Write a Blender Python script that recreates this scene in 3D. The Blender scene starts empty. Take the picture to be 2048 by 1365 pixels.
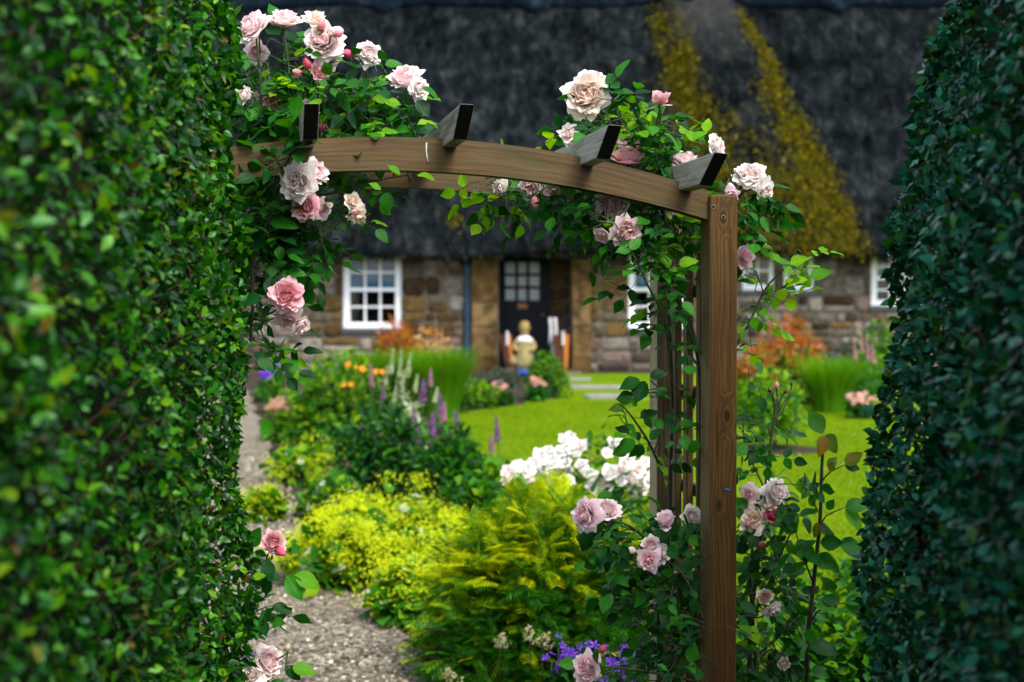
import bpy, math, random
import numpy as np
from mathutils import Vector, noise as mnoise

random.seed(7)
rng = np.random.default_rng(11)
SC = bpy.context.scene
COL = SC.collection
R_ = math.radians

# ------------------------------------------------------------------ camera
F = 50.0 / 36.0 * 2048
EYE = np.array([0.0, 0.0, 1.55])
PITCH = math.atan((682.5 - 630) / F)
FW = np.array([0, math.cos(PITCH), -math.sin(PITCH)])
UPV = np.array([0, math.sin(PITCH), math.cos(PITCH)])


def W(px, py, d):
    """world point seen at photograph position (px, py) at distance d along Y"""
    v = FW + np.array([(px - 1024) / F, 0, 0]) + UPV * (-(py - 682.5) / F)
    return EYE + v * (d / v[1])


def gz(y):
    return 0.0 if y < 5 else (0.58 * (y - 5) / 19 if y < 24 else 0.58)


def XD(px, d):
    return (px - 1024) / F * d


# ------------------------------------------------------------------ materials
MATS = {}


class NT:
    def __init__(self, name):
        self.m = bpy.data.materials.new(name)
        self.m.use_nodes = True
        self.t = self.m.node_tree
        self.t.nodes.clear()
        self.out = self.n('ShaderNodeOutputMaterial')

    def n(self, typ, **kw):
        nd = self.t.nodes.new(typ)
        for k, v in kw.items():
            setattr(nd, k, v)
        return nd

    def l(self, a, b):
        self.t.links.new(a, b)

    def val(self, inp, v):
        if hasattr(v, 'is_output') or isinstance(v, bpy.types.NodeSocket):
            self.l(v, inp)
        else:
            inp.default_value = v

    def math(self, op, a, b=None, c=None, clamp=False):
        nd = self.n('ShaderNodeMath', operation=op)
        nd.use_clamp = clamp
        self.val(nd.inputs[0], a)
        if b is not None:
            self.val(nd.inputs[1], b)
        if c is not None:
            self.val(nd.inputs[2], c)
        return nd.outputs[0]

    def ramp(self, fac, stops, interp='LINEAR'):
        nd = self.n('ShaderNodeValToRGB')
        cr = nd.color_ramp
        cr.interpolation = interp
        while len(cr.elements) > 1:
            cr.elements.remove(cr.elements[-1])
        cr.elements[0].position = stops[0][0]
        cr.elements[0].color = (*stops[0][1], 1)
        for p, c in stops[1:]:
            e = cr.elements.new(p)
            e.color = (*c, 1)
        self.l(fac, nd.inputs[0])
        return nd.outputs[0]

    def noise(self, vec, scale, detail=3, rough=.55, dist=0.0):
        nd = self.n('ShaderNodeTexNoise')
        nd.inputs['Scale'].default_value = scale
        nd.inputs['Detail'].default_value = detail
        nd.inputs['Roughness'].default_value = rough
        nd.inputs['Distortion'].default_value = dist
        if vec is not None:
            self.l(vec, nd.inputs['Vector'])
        return nd.outputs['Fac']

    def mapping(self, vec, scale=(1, 1, 1), loc=(0, 0, 0), rot=(0, 0, 0)):
        nd = self.n('ShaderNodeMapping')
        nd.inputs['Scale'].default_value = scale
        nd.inputs['Location'].default_value = loc
        nd.inputs['Rotation'].default_value = rot
        self.l(vec, nd.inputs['Vector'])
        return nd.outputs[0]

    def mix(self, fac, a, b, blend='MIX'):
        nd = self.n('ShaderNodeMix', data_type='RGBA', blend_type=blend)
        self.val(nd.inputs[0], fac)
        for s, v in ((nd.inputs[6], a), (nd.inputs[7], b)):
            if isinstance(v, bpy.types.NodeSocket):
                self.l(v, s)
            else:
                s.default_value = (*v, 1)
        return nd.outputs[2]

    def bump(self, h, strength=.3, dist=.01):
        nd = self.n('ShaderNodeBump')
        nd.inputs['Strength'].default_value = strength
        nd.inputs['Distance'].default_value = dist
        self.l(h, nd.inputs['Height'])
        return nd.outputs[0]

    def principled(self, color, rough=.6, spec=.5, normal=None, **kw):
        nd = self.n('ShaderNodeBsdfPrincipled')
        if isinstance(color, bpy.types.NodeSocket):
            self.l(color, nd.inputs['Base Color'])
        else:
            nd.inputs['Base Color'].default_value = (*color, 1)
        self.val(nd.inputs['Roughness'], rough)
        nd.inputs['Specular IOR Level'].default_value = spec
        if normal is not None:
            self.l(normal, nd.inputs['Normal'])
        for k, v in kw.items():
            nd.inputs[k].default_value = v
        return nd.outputs[0]

    def done(self, sh):
        self.l(sh, self.out.inputs[0])
        return self.m


def leaf_mat(name, stops, rough=.4, spec=.5, trans=.3, tcol=None, tint=1.6, veins=False, nscale=90, namt=.35, stint=None):
    """foliage: each leaf gets its own colour from the ramp, with some light passing through"""
    t = NT(name)
    g = t.n('ShaderNodeNewGeometry')
    col = t.ramp(g.outputs['Random Per Island'], stops)
    tc = t.n('ShaderNodeTexCoord')
    nz = t.noise(tc.outputs['Object'], nscale, 4 if nscale < 50 else 2)
    if namt > .4:
        nz = t.math('MULTIPLY', t.math('SUBTRACT', nz, .38, clamp=True), 3.2, clamp=True)
    col2 = t.mix(t.math('MULTIPLY', nz, namt), col, (0.0, 0.0, 0.0), 'MIX')
    nm = None
    if veins:
        uv = t.n('ShaderNodeUVMap')
        sx = t.n('ShaderNodeSeparateXYZ')
        t.l(uv.outputs[0], sx.inputs[0])
        au = t.math('ABSOLUTE', t.math('SUBTRACT', sx.outputs[0], .5))
        rib = t.math('SUBTRACT', 1.0, t.math('MULTIPLY', au, 16), clamp=True)
        sv = t.math('SINE', t.math('MULTIPLY', t.math('SUBTRACT', sx.outputs[1], t.math('MULTIPLY', au, .55)), 44))
        sv = t.math('MULTIPLY', t.math('SUBTRACT', sv, .55, clamp=True), 1.2)
        vv = t.math('MAXIMUM', rib, sv)
        lite = t.mix(1.0, col, (2.0, 1.7, 1.6), 'MULTIPLY')
        col2 = t.mix(t.math('MULTIPLY', vv, .5), col2, lite)
        nm = t.bump(t.math('SUBTRACT', 1.0, vv), .35, .002)
    p = t.principled(col2, rough, spec, nm)
    if stint:
        p.node.inputs['Specular Tint'].default_value = (*stint, 1)
    tr = t.n('ShaderNodeBsdfTranslucent')
    if tcol is None:
        mul = t.mix(1.0, col, (tint * 1.25, tint, .35), 'MULTIPLY')
        t.l(mul, tr.inputs['Color'])
    else:
        tr.inputs['Color'].default_value = (*tcol, 1)
    mx = t.n('ShaderNodeMixShader')
    mx.inputs[0].default_value = trans
    t.l(p, mx.inputs[1])
    t.l(tr.outputs[0], mx.inputs[2])
    return t.done(mx.outputs[0])


def petal_mat(name, base, edge, deep=None, trans=.38, rough=.55):
    """petals: colour runs from the claw (v=0) to the rim (v=1); inner petals (u) may be deeper"""
    t = NT(name)
    uv = t.n('ShaderNodeUVMap')
    sep = t.n('ShaderNodeSeparateXYZ')
    t.l(uv.outputs[0], sep.inputs[0])
    col = t.ramp(sep.outputs[1], [(0, base), (.45, tuple((a * .45 + b * .55) for a, b in zip(base, edge))), (.9, edge), (1, edge)])
    if deep:
        f = t.math('SUBTRACT', 1.0, t.math('MULTIPLY', sep.outputs[0], 1.35), clamp=True)
        col = t.mix(t.math('MULTIPLY', f, .8), col, deep)
    g = t.n('ShaderNodeNewGeometry')
    hs = t.n('ShaderNodeHueSaturation')
    t.l(t.math('ADD', t.math('MULTIPLY', g.outputs['Random Per Island'], .14), .92), hs.inputs['Value'])
    t.l(col, hs.inputs['Color'])
    col = hs.outputs[0]
    p = t.principled(col, rough, .3)
    tr = t.n('ShaderNodeBsdfTranslucent')
    t.l(col, tr.inputs['Color'])
    mx = t.n('ShaderNodeMixShader')
    mx.inputs[0].default_value = trans
    t.l(p, mx.inputs[1])
    t.l(tr.outputs[0], mx.inputs[2])
    return t.done(mx.outputs[0])


def plain(name, color, rough=.6, spec=.4, var=.25, scale=20, bump=0.0, **kw):
    t = NT(name)
    tc = t.n('ShaderNodeTexCoord')
    nz = t.noise(tc.outputs['Object'], scale, 4)
    dark = tuple(c * (1 - var) for c in color)
    lite = tuple(min(1, c * (1 + var)) for c in color)
    col = t.ramp(nz, [(.3, dark), (.7, lite)])
    nm = t.bump(nz, bump, .01) if bump else None
    return t.done(t.principled(col, rough, spec, nm, **kw))


def wood_mat(name, dark, mid, light, knots=(), moss=0.0, grey=0.0, freq=420, rough=.7, rw_=.16, shade=None):
    """sawn softwood; UV u runs along the grain in metres, v across"""
    t = NT(name)
    uv = t.n('ShaderNodeUVMap')
    sep = t.n('ShaderNodeSeparateXYZ')
    t.l(uv.outputs[0], sep.inputs[0])
    u, v = sep.outputs[0], sep.outputs[1]
    comb = uv.outputs[0]
    n1 = t.noise(t.mapping(comb, (2.2, 16, 1)), 1.0, 3)
    drift = t.math('MULTIPLY', t.math('SUBTRACT', n1, .5), .05)
    f = t.math('ABSOLUTE', t.math('ADD', t.math('ADD', v, .004), drift))
    dk = None
    for (u0, v0, s) in knots:
        du = t.math('MULTIPLY', t.math('SUBTRACT', u, u0), .5)
        dv = t.math('SUBTRACT', v, v0)
        r = t.math('SQRT', t.math('ADD', t.math('MULTIPLY', du, du), t.math('MULTIPLY', dv, dv)))
        rw = t.math('ADD', r, t.math('MULTIPLY', drift, .12))
        mr = t.n('ShaderNodeMapRange', interpolation_type='SMOOTHSTEP')
        t.l(r, mr.inputs[0])
        mr.inputs[1].default_value = s * .8
        mr.inputs[2].default_value = s * 2.6
        mr.inputs[3].default_value = 1
        mr.inputs[4].default_value = 0
        w = mr.outputs[0]
        f = t.math('ADD', t.math('MULTIPLY', f, t.math('SUBTRACT', 1.0, w)), t.math('MULTIPLY', rw, w))
        k = t.n('ShaderNodeMapRange', interpolation_type='SMOOTHSTEP')
        t.l(r, k.inputs[0])
        k.inputs[1].default_value = s * .15
        k.inputs[2].default_value = s * .95
        k.inputs[3].default_value = .85
        k.inputs[4].default_value = 0
        dk = k.outputs[0] if dk is None else t.math('MAXIMUM', dk, k.outputs[0])
    rings = t.math('SINE', t.math('MULTIPLY', f, freq * 2.2))
    rings = t.math('ADD', t.math('MULTIPLY', rings, .5), .5)
    streak = t.noise(t.mapping(comb, (6, 260, 1)), 1.0, 4, .65)
    broad = t.noise(t.mapping(comb, (3, 14, 1), (3, 1, 0)), 1.0, 3)
    tot = t.math('ADD', t.math('ADD', t.math('MULTIPLY', rings, rw_), t.math('MULTIPLY', streak, .55)), t.math('MULTIPLY', broad, .5))
    col = t.ramp(tot, [(.3, dark), (.62, mid), (.92, light)])
    if dk is not None:
        col = t.mix(dk, col, tuple(c * .35 for c in dark))
    if moss:
        mn = t.noise(t.mapping(comb, (5, 16, 1), (7, 0, 0)), 1.0, 5, .7)
        mf = t.ramp(mn, [(.5, (0, 0, 0)), (.68, (moss, moss, moss))])
        col = t.mix(mf, col, (.045, .05, .012))
    if grey:
        gn = t.noise(t.mapping(comb, (4, 30, 1), (2, 5, 0)), 1.0, 5, .7)
        gf = t.ramp(gn, [(.3, (0, 0, 0)), (.7, (grey, grey, grey))])
        col = t.mix(gf, col, (.16, .17, .14))
    ck = t.noise(t.mapping(comb, (2.2, 150, 1), (9, 4, 0)), 1.0, 2, .5)
    col = t.mix(t.ramp(ck, [(.68, (0, 0, 0)), (.72, (.75, .75, .75))]), col, tuple(c * .25 for c in dark))
    h = t.math('SUBTRACT', t.math('ADD', t.math('MULTIPLY', streak, .7), t.math('MULTIPLY', rings, .3)), t.math('MULTIPLY', t.math('GREATER_THAN', ck, .69), .8))
    return t.done(t.principled(col, rough, .2, t.bump(h, .35, .002)))


# ------------------------------------------------------------------ mesh building
class MB:
    def __init__(self):
        self.V, self.U, self.F = [], [], []
        self.nv = 0

    def add(self, V, Fs, mat=0, uv=None, uvl=None, smooth=True):
        V = np.asarray(V, float).reshape(-1, 3)
        uv = np.zeros((len(V), 2)) if uv is None else np.asarray(uv, float)
        self.V.append(V)
        self.U.append(uv)
        groups = {}
        if isinstance(Fs, np.ndarray):
            groups[Fs.shape[1]] = Fs
        else:
            for f in Fs:
                groups.setdefault(len(f), []).append(f)
        for k, f in groups.items():
            f = np.asarray(f, int).reshape(-1, k)
            self.F.append((f + self.nv, mat, uvl, smooth))
        self.nv += len(V)
        return self

    def inst(self, T, Rm, P, mat=0, smooth=True):
        V0, F0, U0 = T
        n = len(P)
        if n == 0:
            return self
        Rm = np.asarray(Rm, float)
        P = np.asarray(P, float)
        V = (np.einsum('nij,vj->nvi', Rm, V0) + P[:, None, :]).reshape(-1, 3)
        self.V.append(V)
        self.U.append(np.tile(U0, (n, 1)))
        off = (np.arange(n) * len(V0))[:, None, None] + self.nv
        for f in F0:
            self.F.append(((f[None] + off).reshape(-1, f.shape[1]), mat, None, smooth))
        self.nv += n * len(V0)
        return self

    def build(self, name, mats, parent=None, loc=None):
        V = np.concatenate(self.V)
        if loc is not None:
            V = V - np.asarray(loc)
        U = np.concatenate(self.U)
        me = bpy.data.meshes.new(name)
        me.vertices.add(len(V))
        me.vertices.foreach_set('co', V.astype(np.float32).ravel())
        li = np.concatenate([f.ravel() for f, *_ in self.F])
        tot = np.concatenate([np.full(len(f), f.shape[1]) for f, *_ in self.F])
        mi = np.concatenate([np.full(len(f), m) for f, m, *_ in self.F])
        sm = np.concatenate([np.full(len(f), s) for f, m, u, s in self.F])
        lu = np.concatenate([(U[f.ravel()] if u is None else np.asarray(u).reshape(-1, 2)) for f, m, u, s in self.F])
        me.loops.add(len(li))
        me.loops.foreach_set('vertex_index', li.astype(np.int32))
        me.polygons.add(len(tot))
        me.polygons.foreach_set('loop_start', np.concatenate([[0], np.cumsum(tot)[:-1]]).astype(np.int32))
        me.polygons.foreach_set('material_index', mi.astype(np.int32))
        me.polygons.foreach_set('use_smooth', sm.astype(bool))
        me.update(calc_edges=True)
        uvm = me.uv_layers.new(name='UVMap')
        uvm.data.foreach_set('uv', lu.astype(np.float32).ravel())
        for m in (mats if isinstance(mats, (list, tuple)) else [mats]):
            me.materials.append(m)
        o = bpy.data.objects.new(name, me)
        COL.objects.link(o)
        if parent is not None:
            o.parent = parent
        if loc is not None:
            o.location = loc
        return o


def empty(name, loc, label, cat, group=None):
    o = bpy.data.objects.new(name, None)
    COL.objects.link(o)
    o.location = loc
    o.empty_display_size = .1
    return tag(o, label, cat, group)


def tag(o, label=None, cat=None, group=None, kind=None):
    if label:
        o['label'] = label
    if cat:
        o['category'] = cat
    if group:
        o['group'] = group
    if kind:
        o['kind'] = kind
    return o


def part(mb, name, mats, root):
    """build a mesh given in world coordinates as a child of root (root is unrotated)"""
    o = mb.build(name, mats)
    return adopt(o, root)


def adopt(o, root):
    w = Vector((0, 0, 0))
    r = root
    while r is not None:
        w += Vector(r.location)
        r = r.parent
    # geometry is in world coords: shift the mesh so that it sits right under the parent
    o.data.transform(__import__('mathutils').Matrix.Translation(-w))
    o.parent = root
    return o


def bevel(o, w=.004, seg=2):
    m = o.modifiers.new('bevel', 'BEVEL')
    m.width = w
    m.segments = seg
    m.limit_method = 'ANGLE'
    return o


QUADS = [(0, 3, 2, 1), (4, 5, 6, 7), (0, 1, 5, 4), (1, 2, 6, 5), (2, 3, 7, 6), (3, 0, 4, 7)]


def hexa(mb, C, grain=None, mat=0, smooth=False, voff=0.0):
    """six-sided block from 8 corners (bottom ring 0-3, top ring 4-7); UV u follows the grain vector"""
    C = np.asarray(C, float)
    cen = C.mean(0)
    if grain is None:
        grain = C[1] - C[0]
    g = np.asarray(grain, float)
    g = g / np.linalg.norm(g)
    uvl = []
    for q in QUADS:
        P = C[list(q)]
        n = np.cross(P[1] - P[0], P[2] - P[0])
        n /= (np.linalg.norm(n) + 1e-9)
        b = np.cross(n, g)
        if np.linalg.norm(b) < .3:
            b = np.cross(n, [0.3, .5, .8])
            gg = np.cross(b, n)
        else:
            gg = g
        b /= np.linalg.norm(b)
        for p in P:
            uvl.append((np.dot(p, gg), np.dot(p - cen, b) + voff))
    mb.add(C, np.array(QUADS), mat, uvl=uvl, smooth=smooth)


def box(mb, c, sx, sy, sz, mat=0, ax=(1, 0, 0), ay=(0, 1, 0), az=(0, 0, 1), grain=None):
    c = np.asarray(c, float)
    ax, ay, az = (np.asarray(a, float) for a in (ax, ay, az))
    C = []
    for z in (-1, 1):
        for x, y in ((-1, -1), (1, -1), (1, 1), (-1, 1)):
            C.append(c + ax * x * sx / 2 + ay * y * sy / 2 + az * z * sz / 2)
    if grain is None:
        grain = (ax, ay, az)[int(np.argmax([sx, sy, sz]))]
    hexa(mb, C, grain, mat)


def b2(mb, x0, x1, y0, y1, z0, z1, mat=0):
    box(mb, ((x0 + x1) / 2, (y0 + y1) / 2, (z0 + z1) / 2), x1 - x0, y1 - y0, z1 - z0, mat)


def tube(mb, pts, r0, r1=None, sides=6, mat=0):
    pts = np.asarray(pts, float)
    n = len(pts)
    r1 = r0 if r1 is None else r1
    T = np.gradient(pts, axis=0)
    T /= np.linalg.norm(T, axis=1)[:, None] + 1e-9
    ref = np.array([0.31, .2, .93]) if abs(T[0][2]) < .8 else np.array([1., .1, 0])
    V, U = [], []
    for i in range(n):
        a = np.cross(T[i], ref)
        a /= np.linalg.norm(a) + 1e-9
        b = np.cross(T[i], a)
        r = r0 + (r1 - r0) * i / max(1, n - 1)
        for k in range(sides):
            th = 2 * math.pi * k / sides
            V.append(pts[i] + r * (math.cos(th) * a + math.sin(th) * b))
            U.append((i / max(1, n - 1), k / sides))
    Fs = []
    for i in range(n - 1):
        for k in range(sides):
            k2 = (k + 1) % sides
            Fs.append((i * sides + k, i * sides + k2, (i + 1) * sides + k2, (i + 1) * sides + k))
    Fs.append(tuple(range(sides))[::-1])
    Fs.append(tuple((n - 1) * sides + k for k in range(sides)))
    mb.add(V, Fs, mat, uv=U)


def spline(pts, n=16):
    """smooth curve through points (Catmull-Rom)"""
    P = np.asarray(pts, float)
    if len(P) == 2:
        return np.array([P[0] + (P[1] - P[0]) * t for t in np.linspace(0, 1, n)])
    Q = np.vstack([2 * P[0] - P[1], P, 2 * P[-1] - P[-2]])
    out = []
    seg = len(P) - 1
    for t in np.linspace(0, seg - 1e-6, n):
        i = int(t)
        f = t - i
        p0, p1, p2, p3 = Q[i], Q[i + 1], Q[i + 2], Q[i + 3]
        out.append(.5 * ((2 * p1) + (-p0 + p2) * f + (2 * p0 - 5 * p1 + 4 * p2 - p3) * f * f + (-p0 + 3 * p1 - 3 * p2 + p3) * f ** 3))
    return np.array(out)


def lathe(mb, prof, c, sides=16, mat=0, squash=(1, 1)):
    V, Fs = [], []
    for r, z in prof:
        for k in range(sides):
            th = 2 * math.pi * k / sides
            V.append((c[0] + r * math.cos(th) * squash[0], c[1] + r * math.sin(th) * squash[1], c[2] + z))
    n = len(prof)
    for i in range(n - 1):
        for k in range(sides):
            k2 = (k + 1) % sides
            Fs.append((i * sides + k, i * sides + k2, (i + 1) * sides + k2, (i + 1) * sides + k))
    Fs.append(tuple(range(sides))[::-1])
    Fs.append(tuple((n - 1) * sides + k for k in range(sides)))
    mb.add(V, Fs, mat)


def nrm(a):
    a = np.asarray(a, float)
    return a / (np.linalg.norm(a, axis=-1, keepdims=True) + 1e-9)


def frames(dirs, norms, size):
    y = nrm(dirs)
    z = norms - (norms * y).sum(-1, keepdims=True) * y
    z = nrm(z + 1e-6)
    x = np.cross(y, z)
    R = np.stack([x, y, z], axis=-1)
    size = np.asarray(size, float)
    if size.ndim == 1:
        return R * size[:, None, None]
    return R * size[:, None, :]


# leaf templates: unit length along +Y, normal +Z
def leaf_template(wid=.6, fold=.18, curl=.18, segs=5, tip=1.0, base=.0, serr=0.0):
    V, U = [], []
    prof_t = [0, .1, .26, .44, .62, .78, .9, 1]
    prof_w = [0, .52, .90, 1.0, .82, .48, .2, 0]
    for i in range(segs + 1):
        t = i / segs
        w = wid * .5 * float(np.interp(t, prof_t, prof_w)) if 0 < i < segs else 0
        w *= 1 + serr * (1 if i % 2 else -1)
        z = -curl * t * t
        wav = .03 * math.sin(t * 9) * (w > 0)
        V += [(-w, t, z + fold * w + wav), (0, t, z), (w, t, z + fold * w - wav)]
        U += [(0, t), (.5, t), (1, t)]
    Fs3, Fs4 = [], []
    for i in range(segs):
        a = i * 3
        for k in (0, 1):
            q = (a + k, a + k + 1, a + k + 4, a + k + 3)
            if i == 0:
                Fs3.append((a + 1, q[2], q[3]))
            elif i == segs - 1:
                Fs3.append((q[0], q[1], a + 4))
            else:
                Fs4.append(q)
    return (np.array(V), [np.array(Fs3), np.array(Fs4)], np.array(U))


LEAF_ROSE = leaf_template(.66, .22, .18, 9, serr=.035)
LEAF_ROSE_B = leaf_template(.72, .34, -.16, 9, serr=.035)
LEAF_BED = leaf_template(.66, .22, .2, 5)
LEAF_HEDGE = leaf_template(.56, .2, .14, 4)
LEAF_LANCE = leaf_template(.3, .2, .3, 4)
LEAF_ROUND = leaf_template(.95, .25, .2, 5)
DIAMOND = (np.array([(0, 0, 0), (.28, .5, .05), (0, 1, -.08), (-.28, .5, .05)]), [np.array([(0, 1, 2, 3)])], np.array([(0, 0), (1, .5), (0, 1), (0, .5)]))


def blade_template(segs=4, w=.012, bend=.5):
    V, U = [], []
    for i in range(segs + 1):
        t = i / segs
        ww = w * (1 - t ** 2) * .5 + 1e-4
        y = bend * t * t
        z = t - .25 * bend * t ** 3
        V += [(-ww, y, z), (ww, y, z)]
        U += [(0, t), (1, t)]
    return (np.array(V), [np.array([(2 * i, 2 * i + 1, 2 * i + 3, 2 * i + 2) for i in range(segs)])], np.array(U))


def frond_template(pairs=9):
    """fern-like pinnate leaf along +Y with arching rachis"""
    V, F4, U = [], [], []

    def pt(t):
        return np.array([0, t, .10 * math.sin(t * 2.2) - .22 * t * t])
    for i in range(pairs):
        t = .12 + .84 * i / (pairs - 1)
        L = .40 * math.sin(math.pi * (.2 + .72 * (1 - t) ** .8)) + .05
        p = pt(t)
        for s in (-1, 1):
            d = np.array([s * .9, .42, -.12])
            d /= np.linalg.norm(d)
            side = np.array([.42, -.9 * s, 0]) * .5
            b = len(V)
            q = [p, p + d * L * .45 + np.array([0, .036, .012]), p + d * L + np.array([0, .03, -.04]), p + d * L * .45 + np.array([0, -.036, .012])]
            V += [tuple(x) for x in q]
            U += [(0, 0), (1, .5), (.5, 1), (0, .5)]
            F4.append((b, b + 1, b + 2, b + 3) if s > 0 else (b, b + 3, b + 2, b + 1))
    for i in range(4):
        t0, t1 = i / 4, (i + 1) / 4
        b = len(V)
        p0, p1 = pt(t0), pt(t1)
        V += [tuple(p0 + (-.012, 0, 0)), tuple(p0 + (.012, 0, 0)), tuple(p1 + (.01, 0, 0)), tuple(p1 + (-.01, 0, 0))]
        U += [(0, 0)] * 4
        F4.append((b, b + 1, b + 2, b + 3))
    return (np.array(V), [np.array(F4)], np.array(U))


FROND = frond_template()


def rose_template(seed, npet=46, openness=1.0, nu=6, nv=5):
    """double rose, axis +Z, outer radius about 1; u in UV stores petal rank (0 heart .. 1 outer)"""
    rs = np.random.default_rng(seed)
    V, U, F4 = [], [], []
    for i in range(npet):
        t = (i + .5) / npet
        az = i * 2.39996 + rs.normal(0, .25)
        tilt = (.06 + 1.42 * openness * t ** 1.05) + rs.normal(0, .15)
        L = .46 + .46 * t ** .7 + rs.normal(0, .05)
        wd = (.20 + .36 * t) * (1 + rs.normal(0, .1))
        cup = .95 - .75 * t * openness + rs.normal(0, .1)
        r0 = .02 + .07 * t
        ph, ph2 = rs.uniform(0, 6.28, 2)
        fr = .07 + .08 * rs.random()
        b = len(V)
        for j in range(nv + 1):
            v = j / nv
            # walk along petal
            steps = 8
            r, z = r0, .02 - .06 * t
            for k in range(int(round(v * steps))):
                a = tilt + cup * (.75 - 1.5 * (k + .5) / steps) * (1.0 if t < .75 else (1 - .5 * (k / steps)))
                if t > .8:
                    a += .7 * openness * max(0, (k / steps - .6)) * 2
                r += math.sin(a) * L / steps
                z += math.cos(a) * L / steps
            w = wd * (math.sin(math.pi * (.12 + .68 * v)) ** .8)
            for q in range(nu + 1):
                s = -1 + 2 * q / nu
                notch = -.05 * v * v * math.exp(-(s * 3) ** 2) - .05 * v * s * s
                x = w * s
                rr = r - .55 * w * s * s * (1.1 - .5 * t) + .0
                ruff = fr * v * v * math.sin(2.6 * s + ph) + .03 * v ** 3 * math.sin(7 * s + ph2)
                rr += ruff + notch * math.sin(tilt)
                zz = z + notch * math.cos(tilt) + .02 * v * math.sin(5 * s + ph2)
                ca, sa = math.cos(az), math.sin(az)
                V.append((rr * ca - x * sa, rr * sa + x * ca, zz))
                U.append((t, v))
        for j in range(nv):
            for q in range(nu):
                a = b + j * (nu + 1) + q
                F4.append((a, a + 1, a + nu + 2, a + nu + 1))
    V = np.array(V)
    V[:, 2] -= .12
    R = np.percentile(np.linalg.norm(V[:, :2], axis=1), 97)
    V /= max(R, .3)
    return (V, [np.array(F4)], np.array(U))


def bud_template(seed):
    rs = np.random.default_rng(seed)
    V, U, F4 = [], [], []
    n, s = 9, 12
    for i in range(n):
        t = i / (n - 1)
        r = .62 * math.sin(math.pi * (.08 + .84 * t)) ** .75 * (1 - .35 * t)
        for k in range(s):
            th = 2 * math.pi * k / s
            rr = r * (1 + .10 * math.sin(3 * th + 5 * t))
            V.append((rr * math.cos(th), rr * math.sin(th), -.2 + 1.5 * t))
            U.append((.2 + .3 * math.sin(3 * th + 5 * t) ** 2, t))
    for i in range(n - 1):
        for k in range(s):
            F4.append((i * s + k, i * s + (k + 1) % s, (i + 1) * s + (k + 1) % s, (i + 1) * s + k))
    return (np.array(V), [np.array(F4)], np.array(U))


def globe_template(seed):
    """half open rose: round closed heart with two or three petals folded right back"""
    A = rose_template(seed, 20, .42, 6, 5)
    V, Fq, U = A[0] * .78, list(A[1]), A[2]
    V = V * np.array([1, 1, 1.05])
    B = rose_template(seed + 50, 5, 1.55, 6, 5)
    n = len(V)
    V = np.vstack([V, B[0] * np.array([.95, .95, .9]) + (0, 0, -.1)])
    U = np.vstack([U, np.clip(B[1 + 1] + (.4, 0), 0, 1)])
    return (V, Fq + [f + n for f in B[1]], U)


def calyx_template():
    """green hip with five sepals, axis +Z, sits under the flower"""
    mb = MB()
    lathe(mb, [(.05, -.55), (.12, -.48), (.17, -.33), (.15, -.2), (.2, -.12)], (0, 0, 0), 8)
    V = np.concatenate(mb.V)
    Fs = [f for f, *_ in mb.F]
    n = len(V)
    extra, f4 = [], []
    for k in range(5):
        a = k * 2 * math.pi / 5
        c, s = math.cos(a), math.sin(a)

        def P(r, x, z):
            return (r * c - x * s, r * s + x * c, z)
        b = n + len(extra)
        extra += [P(.14, -.1, -.18), P(.14, .1, -.18), P(.5, .07, -.2), P(.5, -.07, -.2), P(.8, 0, -.33)]
        f4.append((b, b + 1, b + 2, b + 3))
        Fs.append(np.array([(b + 3, b + 2, b + 4)]))
    V = np.vstack([V, np.array(extra)])
    Fs.append(np.array(f4))
    return (V, Fs, np.zeros((len(V), 2)))


CALYX = calyx_template()

# ------------------------------------------------------------------ materials used
M = {}
M['rose_leaf'] = leaf_mat('rose_leaf', [(0, (.003, .035, .006)), (.35, (.005, .065, .007)), (.7, (.012, .12, .006)), (1, (.03, .2, .006))], .45, .17, .3, veins=True)
M['young_leaf'] = leaf_mat('young_rose_leaf', [(0, (.05, .22, .004)), (.5, (.11, .34, .004)), (1, (.2, .44, .006))], .5, .17, .42, veins=True)
M['red_leaf'] = leaf_mat('bronze_rose_leaf', [(0, (.02, .11, .006)), (.5, (.07, .12, .008)), (.85, (.10, .11, .008)), (1, (.17, .09, .008))], .5, .17, .42, veins=True)
M['cane'] = plain('rose_cane', (.035, .06, .015), .5, .4, .4, 60)
M['old_cane'] = plain('old_rose_cane', (.022, .018, .01), .6, .4, .4, 60)
M['calyx'] = plain('calyx', (.05, .13, .02), .5, .4, .3, 60)
M['blush'] = petal_mat('blush_petal', (.93, .56, .60), (.96, .85, .84), (.94, .58, .62))
M['pink'] = petal_mat('pink_petal', (.88, .26, .34), (.94, .62, .66), (.88, .28, .34))
M['white'] = petal_mat('white_petal', (.94, .80, .74), (.95, .90, .87), (.93, .72, .68))
M['cream'] = petal_mat('cream_petal', (.94, .72, .58), (.96, .88, .79), (.95, .73, .6))
M['lilac'] = petal_mat('lilac_pink_petal', (.90, .54, .62), (.95, .78, .83), (.90, .5, .56))
M['deep'] = petal_mat('deep_pink_petal', (.62, .06, .12), (.75, .14, .26))
M['peach'] = petal_mat('peach_petal', (.8, .5, .34), (.86, .72, .62), (.8, .42, .25))
M['budred'] = plain('red_green_bud', (.09, .05, .02), .5, .3, .5, 40)
M['dusk'] = petal_mat('shaded_petal', (.84, .54, .53), (.90, .76, .75), (.82, .48, .48))  # duskier copy: shade under the beam put into the petal colour
M['snow'] = petal_mat('snow_petal', (.88, .86, .72), (.93, .93, .90), None, .25)

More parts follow.
